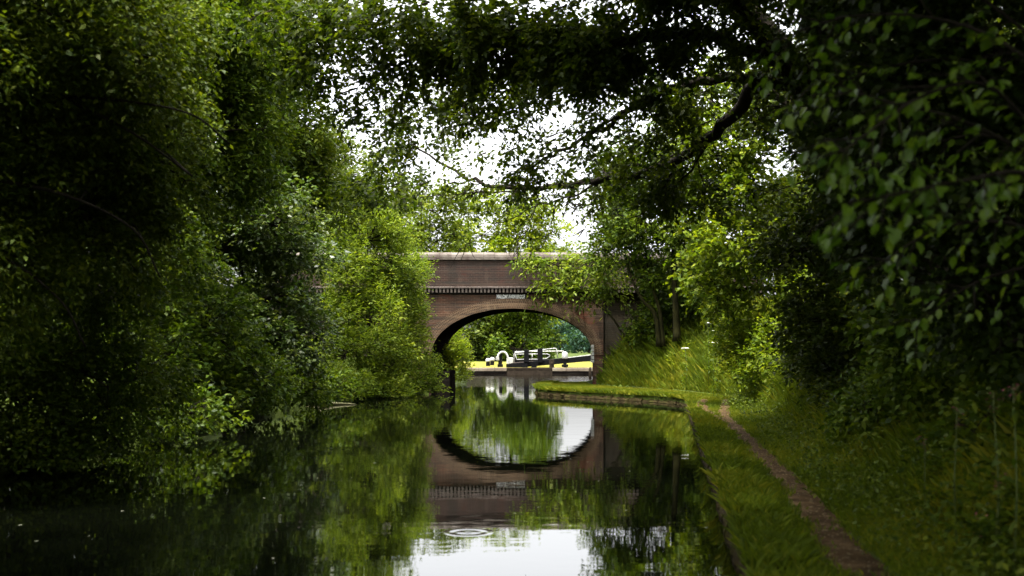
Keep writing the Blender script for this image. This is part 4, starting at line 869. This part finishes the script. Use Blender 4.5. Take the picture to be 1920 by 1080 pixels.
# fallen leaves and grit on the path
n = 3000; y = 5 + 29 * rng.uniform(0, 1, n) ** 1.6; x = np.interp(y, [p[1] for p in PATHS[0][0]], [p[0] for p in PATHS[0][0]]) + rng.normal(0, .17, n)
sz = rng.uniform(.004, .016, n) * (1 + y * .03); v = np.zeros((n, 4, 3)); a = rng.uniform(0, 6.28, n); zz = hgt(x, y) + .012
for i, (t, f) in enumerate(((0, 1), (1.57, .6), (3.14, 1), (4.71, .6))): v[:, i] = np.stack([x + np.cos(a + t) * sz * f, y + np.sin(a + t) * sz * f, zz + rng.uniform(0, .008, n)], 1)
tag(quads_mesh('leaf_litter', v, np.full(n, .5), M['litter']), 'fallen leaves and crumbs of earth scattered on the path', None, None, 'stuff')
# broad leaved weeds and dead stems among the grass
n = 2600; y = 4.5 + 34 * rng.uniform(0, 1, n) ** 1.5; x = xr(np.minimum(y, 33)) + rng.uniform(.1, 1, n) * 3.2
k = ~near_path(x, y) & (x > xr(y) + .1) & (np.sin(x * 3.1 + y * .7) + np.sin(y * 1.3 - x) > -.2); x, y = x[k], y[k]; n = len(x)
o = np.stack([x, y, hgt(x, y) + .01], 1); ax = np.concatenate([rng.normal(0, 1, (n, 2)), np.full((n, 1), .35)], 1)
v, tone = spray_leaves(rng, o, ax, 6, .032, .018, .06, .15, .4)
tag(quads_mesh('weeds', v, tone, M['leaf_mid']), 'broad leaved low weeds scattered through the verge grass', None, None, 'stuff')
n = 2600; y = 5 + 30 * rng.uniform(0, 1, n) ** 1.4; x = xt(y) + rng.uniform(-.8, 2.0, n)
o = np.stack([x, y, hgt(x, y) + .05], 1); ax = np.concatenate([rng.normal(0, .6, (n, 2)), np.full((n, 1), 1.0)], 1)
v, tone = spray_leaves(rng, o, ax, 8, .055, .03, .4, .1, .5)
tag(quads_mesh('undergrowth', v, tone, M['leaf_olive']), 'nettles and docks crowding the foot of the near right slope', None, None, 'stuff')
n = 5200; y = rng.uniform(26, 46.4, n); x = xt(y) + .4 + rng.uniform(0, 1, n) * 3.2; k = np.sin(x * 2.3 + y) + np.sin(y * .9 - x * 1.7) + rng.normal(0, .5, n) > -.2; x, y = x[k], y[k]; n = len(x)
o = np.stack([x, y, hgt(x, y) + rng.uniform(.1, .4, n)], 1); ax = np.concatenate([rng.normal(0, .5, (n, 2)), np.full((n, 1), 1.0)], 1)
v, tone = spray_leaves(rng, o, ax, 9, .13, .06, .5, .2, .6)
tag(quads_mesh('undergrowth', v, tone, M['leaf_bright']), 'lush leafy weeds among tall grass on the slope by the bridge', None, None, 'stuff')
# plants one can tell apart
def plant(name, label, cat, px, py, D, seed, kind, group):
    rd = random.Random(seed); rng = np.random.default_rng(seed); c = P(px, py, D); g = Vector((c.x, c.y, gz(c.x, c.y))); root = empty(name, g, label, cat, group)
    st = MB(); mid = g.lerp(c, .5) + Vector((rd.uniform(-.05, .05), 0, 0)); st.tube([g - Vector((0, 0, .05)), mid, c], [.008, .006, .004], 6)
    fl = MB()
    if kind == 'umbel':
        for i in range(16):
            t = rd.uniform(0, 6.28); r = .13 * math.sqrt(rd.random()); e = c + Vector((r * math.cos(t), r * math.sin(t), .05 - r * .2)); st.tube([c - Vector((0, 0, .06)), e], [.003, .002], 4, cap=False)
            for q in range(5):
                o = e + Vector((rd.uniform(-.025, .025), rd.uniform(-.025, .025), rd.uniform(0, .012))); s = .014
                fl.lathe(o, [(s * .6, 0), (s, .006), (s * .5, .012)], 5)
        fl.build('blossom', M['cream'], root)
    else:
        for i in range(14):
            t = rd.random(); o = c + Vector((rd.gauss(0, .035) * (1.2 - t), rd.gauss(0, .03), -.16 * t + .02)); q = rd.uniform(.006, .011)
            st.tube([o - Vector((0, 0, .03)), o], [.002, .002], 4, cap=False)
            for u in range(4):
                a = u * 1.57 + rd.uniform(-.4, .4); tip = o + Vector((math.cos(a) * q * 1.5, math.sin(a) * q * 1.5, q * rd.uniform(-.2, .9))); w_ = Vector((-math.sin(a), math.cos(a), .2)) * q * .7
                fl.add([o, o.lerp(tip, .6) + w_, tip, o.lerp(tip, .6) - w_], [(0, 1, 2, 3)], [(0, 0)] * 4)
        fl.build('blossom', M['pink'], root)
    n = 26; t = rng.uniform(.1, .9, n)[:, None]; o = np.array(g) * (1 - t) + np.array(c) * t
    v, tone = spray_leaves(rng, o, np.concatenate([rng.normal(0, 1, (n, 2)), np.full((n, 1), .3)], 1), 5, .09, .035, .16, .3, .5)
    st.build('stem', M['greenstem'], root, smooth=True); quads_mesh('foliage', v, tone, M['leaf_mid'], root)
umb = [(1328, 608, 37, 'near the bridge pier, highest up the bank'), (1338, 645, 35, 'in mid slope above the tall grass'), (1285, 655, 37, 'lowest, nearest the leaning trunk'), (1400, 602, 31, 'above the leafy shrub'), (1385, 625, 32, 'left of the leafy shrub'), (1412, 592, 31, 'topmost beside the bright tree'), (1345, 622, 36, 'between two others in mid slope')]
for i, (a, b, D, wv) in enumerate(umb): plant('cow_parsley', 'cow parsley with a flat white flower head, ' + wv, 'plant', a, b, D, 300 + i, 'umbel', 'cow parsley on the bank')
pk = [(1735, 822, 9.6, 'lowest of the group over the verge'), (1795, 765, 8.2, 'in the middle of the near slope'), (1862, 735, 7.2, 'tall and faded at the right'), (1900, 720, 7.0, 'nearest the right edge'), (1838, 968, 7.6, 'low by the path end'), (1872, 890, 7.3, 'half way up the right edge')]
for i, (a, b, D, wv) in enumerate(pk): plant('pink_flower', 'pink spiked flower on a green stem, ' + wv, 'plant', a, b, D, 320 + i, 'spike', 'pink flowers on the near bank')

def reeds(label, px, py, D, n, h, seed):
    rd = random.Random(seed); c = P(px, py, D); root = Vector((c.x, D, 0)); mb = MB()
    mb.tube([root + Vector((-.4, 0, -.08)), root + Vector((0, .05, -.07)), root + Vector((.4, 0, -.08))], .03, 6)
    for i in range(n):
        a = root + Vector((rd.uniform(-.35, .35), rd.uniform(-.2, .2), -.1)); hh = h * rd.uniform(.45, 1); l = rd.uniform(-.35, .35) * hh
        mb.tube([a, a + Vector((l * .3, 0, hh * .55)), a + Vector((l, 0, hh))], [.012, .010, .003], 5)
    return tag(mb.build('reed_clump', M['stalk'], smooth=True), label, 'reeds', None, None)
reeds('pale reed stalks standing in the water below the willow bush', 648, 752, 37, 9, .95, 1)
reeds('bent dry reed stalks at the foot of the dark left bush', 470, 775, 29.5, 6, .55, 2)
# fallen branch lying in the water
mb = MB(); mb.tube(smooth_line([P(575, 763, 34), P(610, 757, 34.6), P(640, 757, 35), P(668, 758, 35)], 4), [.03, .035, .05, .06, .06, .06, .05, .045, .04, .03, .03, .02, .01], 7)
mb.tube([P(590, 758, 34.5), P(600, 755, 34.4), P(618, 756, 34.4)], [.05, .07, .04], 7)
tag(mb.build('fallen_branch', M['stalk'], smooth=True), 'pale fallen branch floating below the willow bush', 'branch')
# flecks afloat
rng = np.random.default_rng(12); n = 130
y = rng.uniform(8, 46, n) ; x = xl(y) + .6 + (xr(y) - xl(y) - .8) * rng.uniform(0, 1, n); s = rng.uniform(.006, .03, n)
v = np.zeros((n, 4, 3)); a = rng.uniform(0, 6.28, n)
for i, (t, f) in enumerate(((0, 1), (1.57, .5), (3.14, 1), (4.71, .5))): v[:, i] = np.stack([x + np.cos(a + t) * s * f, y + np.sin(a + t) * s * f, np.full(n, .004)], 1)
tag(quads_mesh('flotsam', v, np.full(n, .5), M['scum']), 'tiny pale leaf flecks floating on the water', None, None, 'stuff')
print('leaves', LEAVES[0])
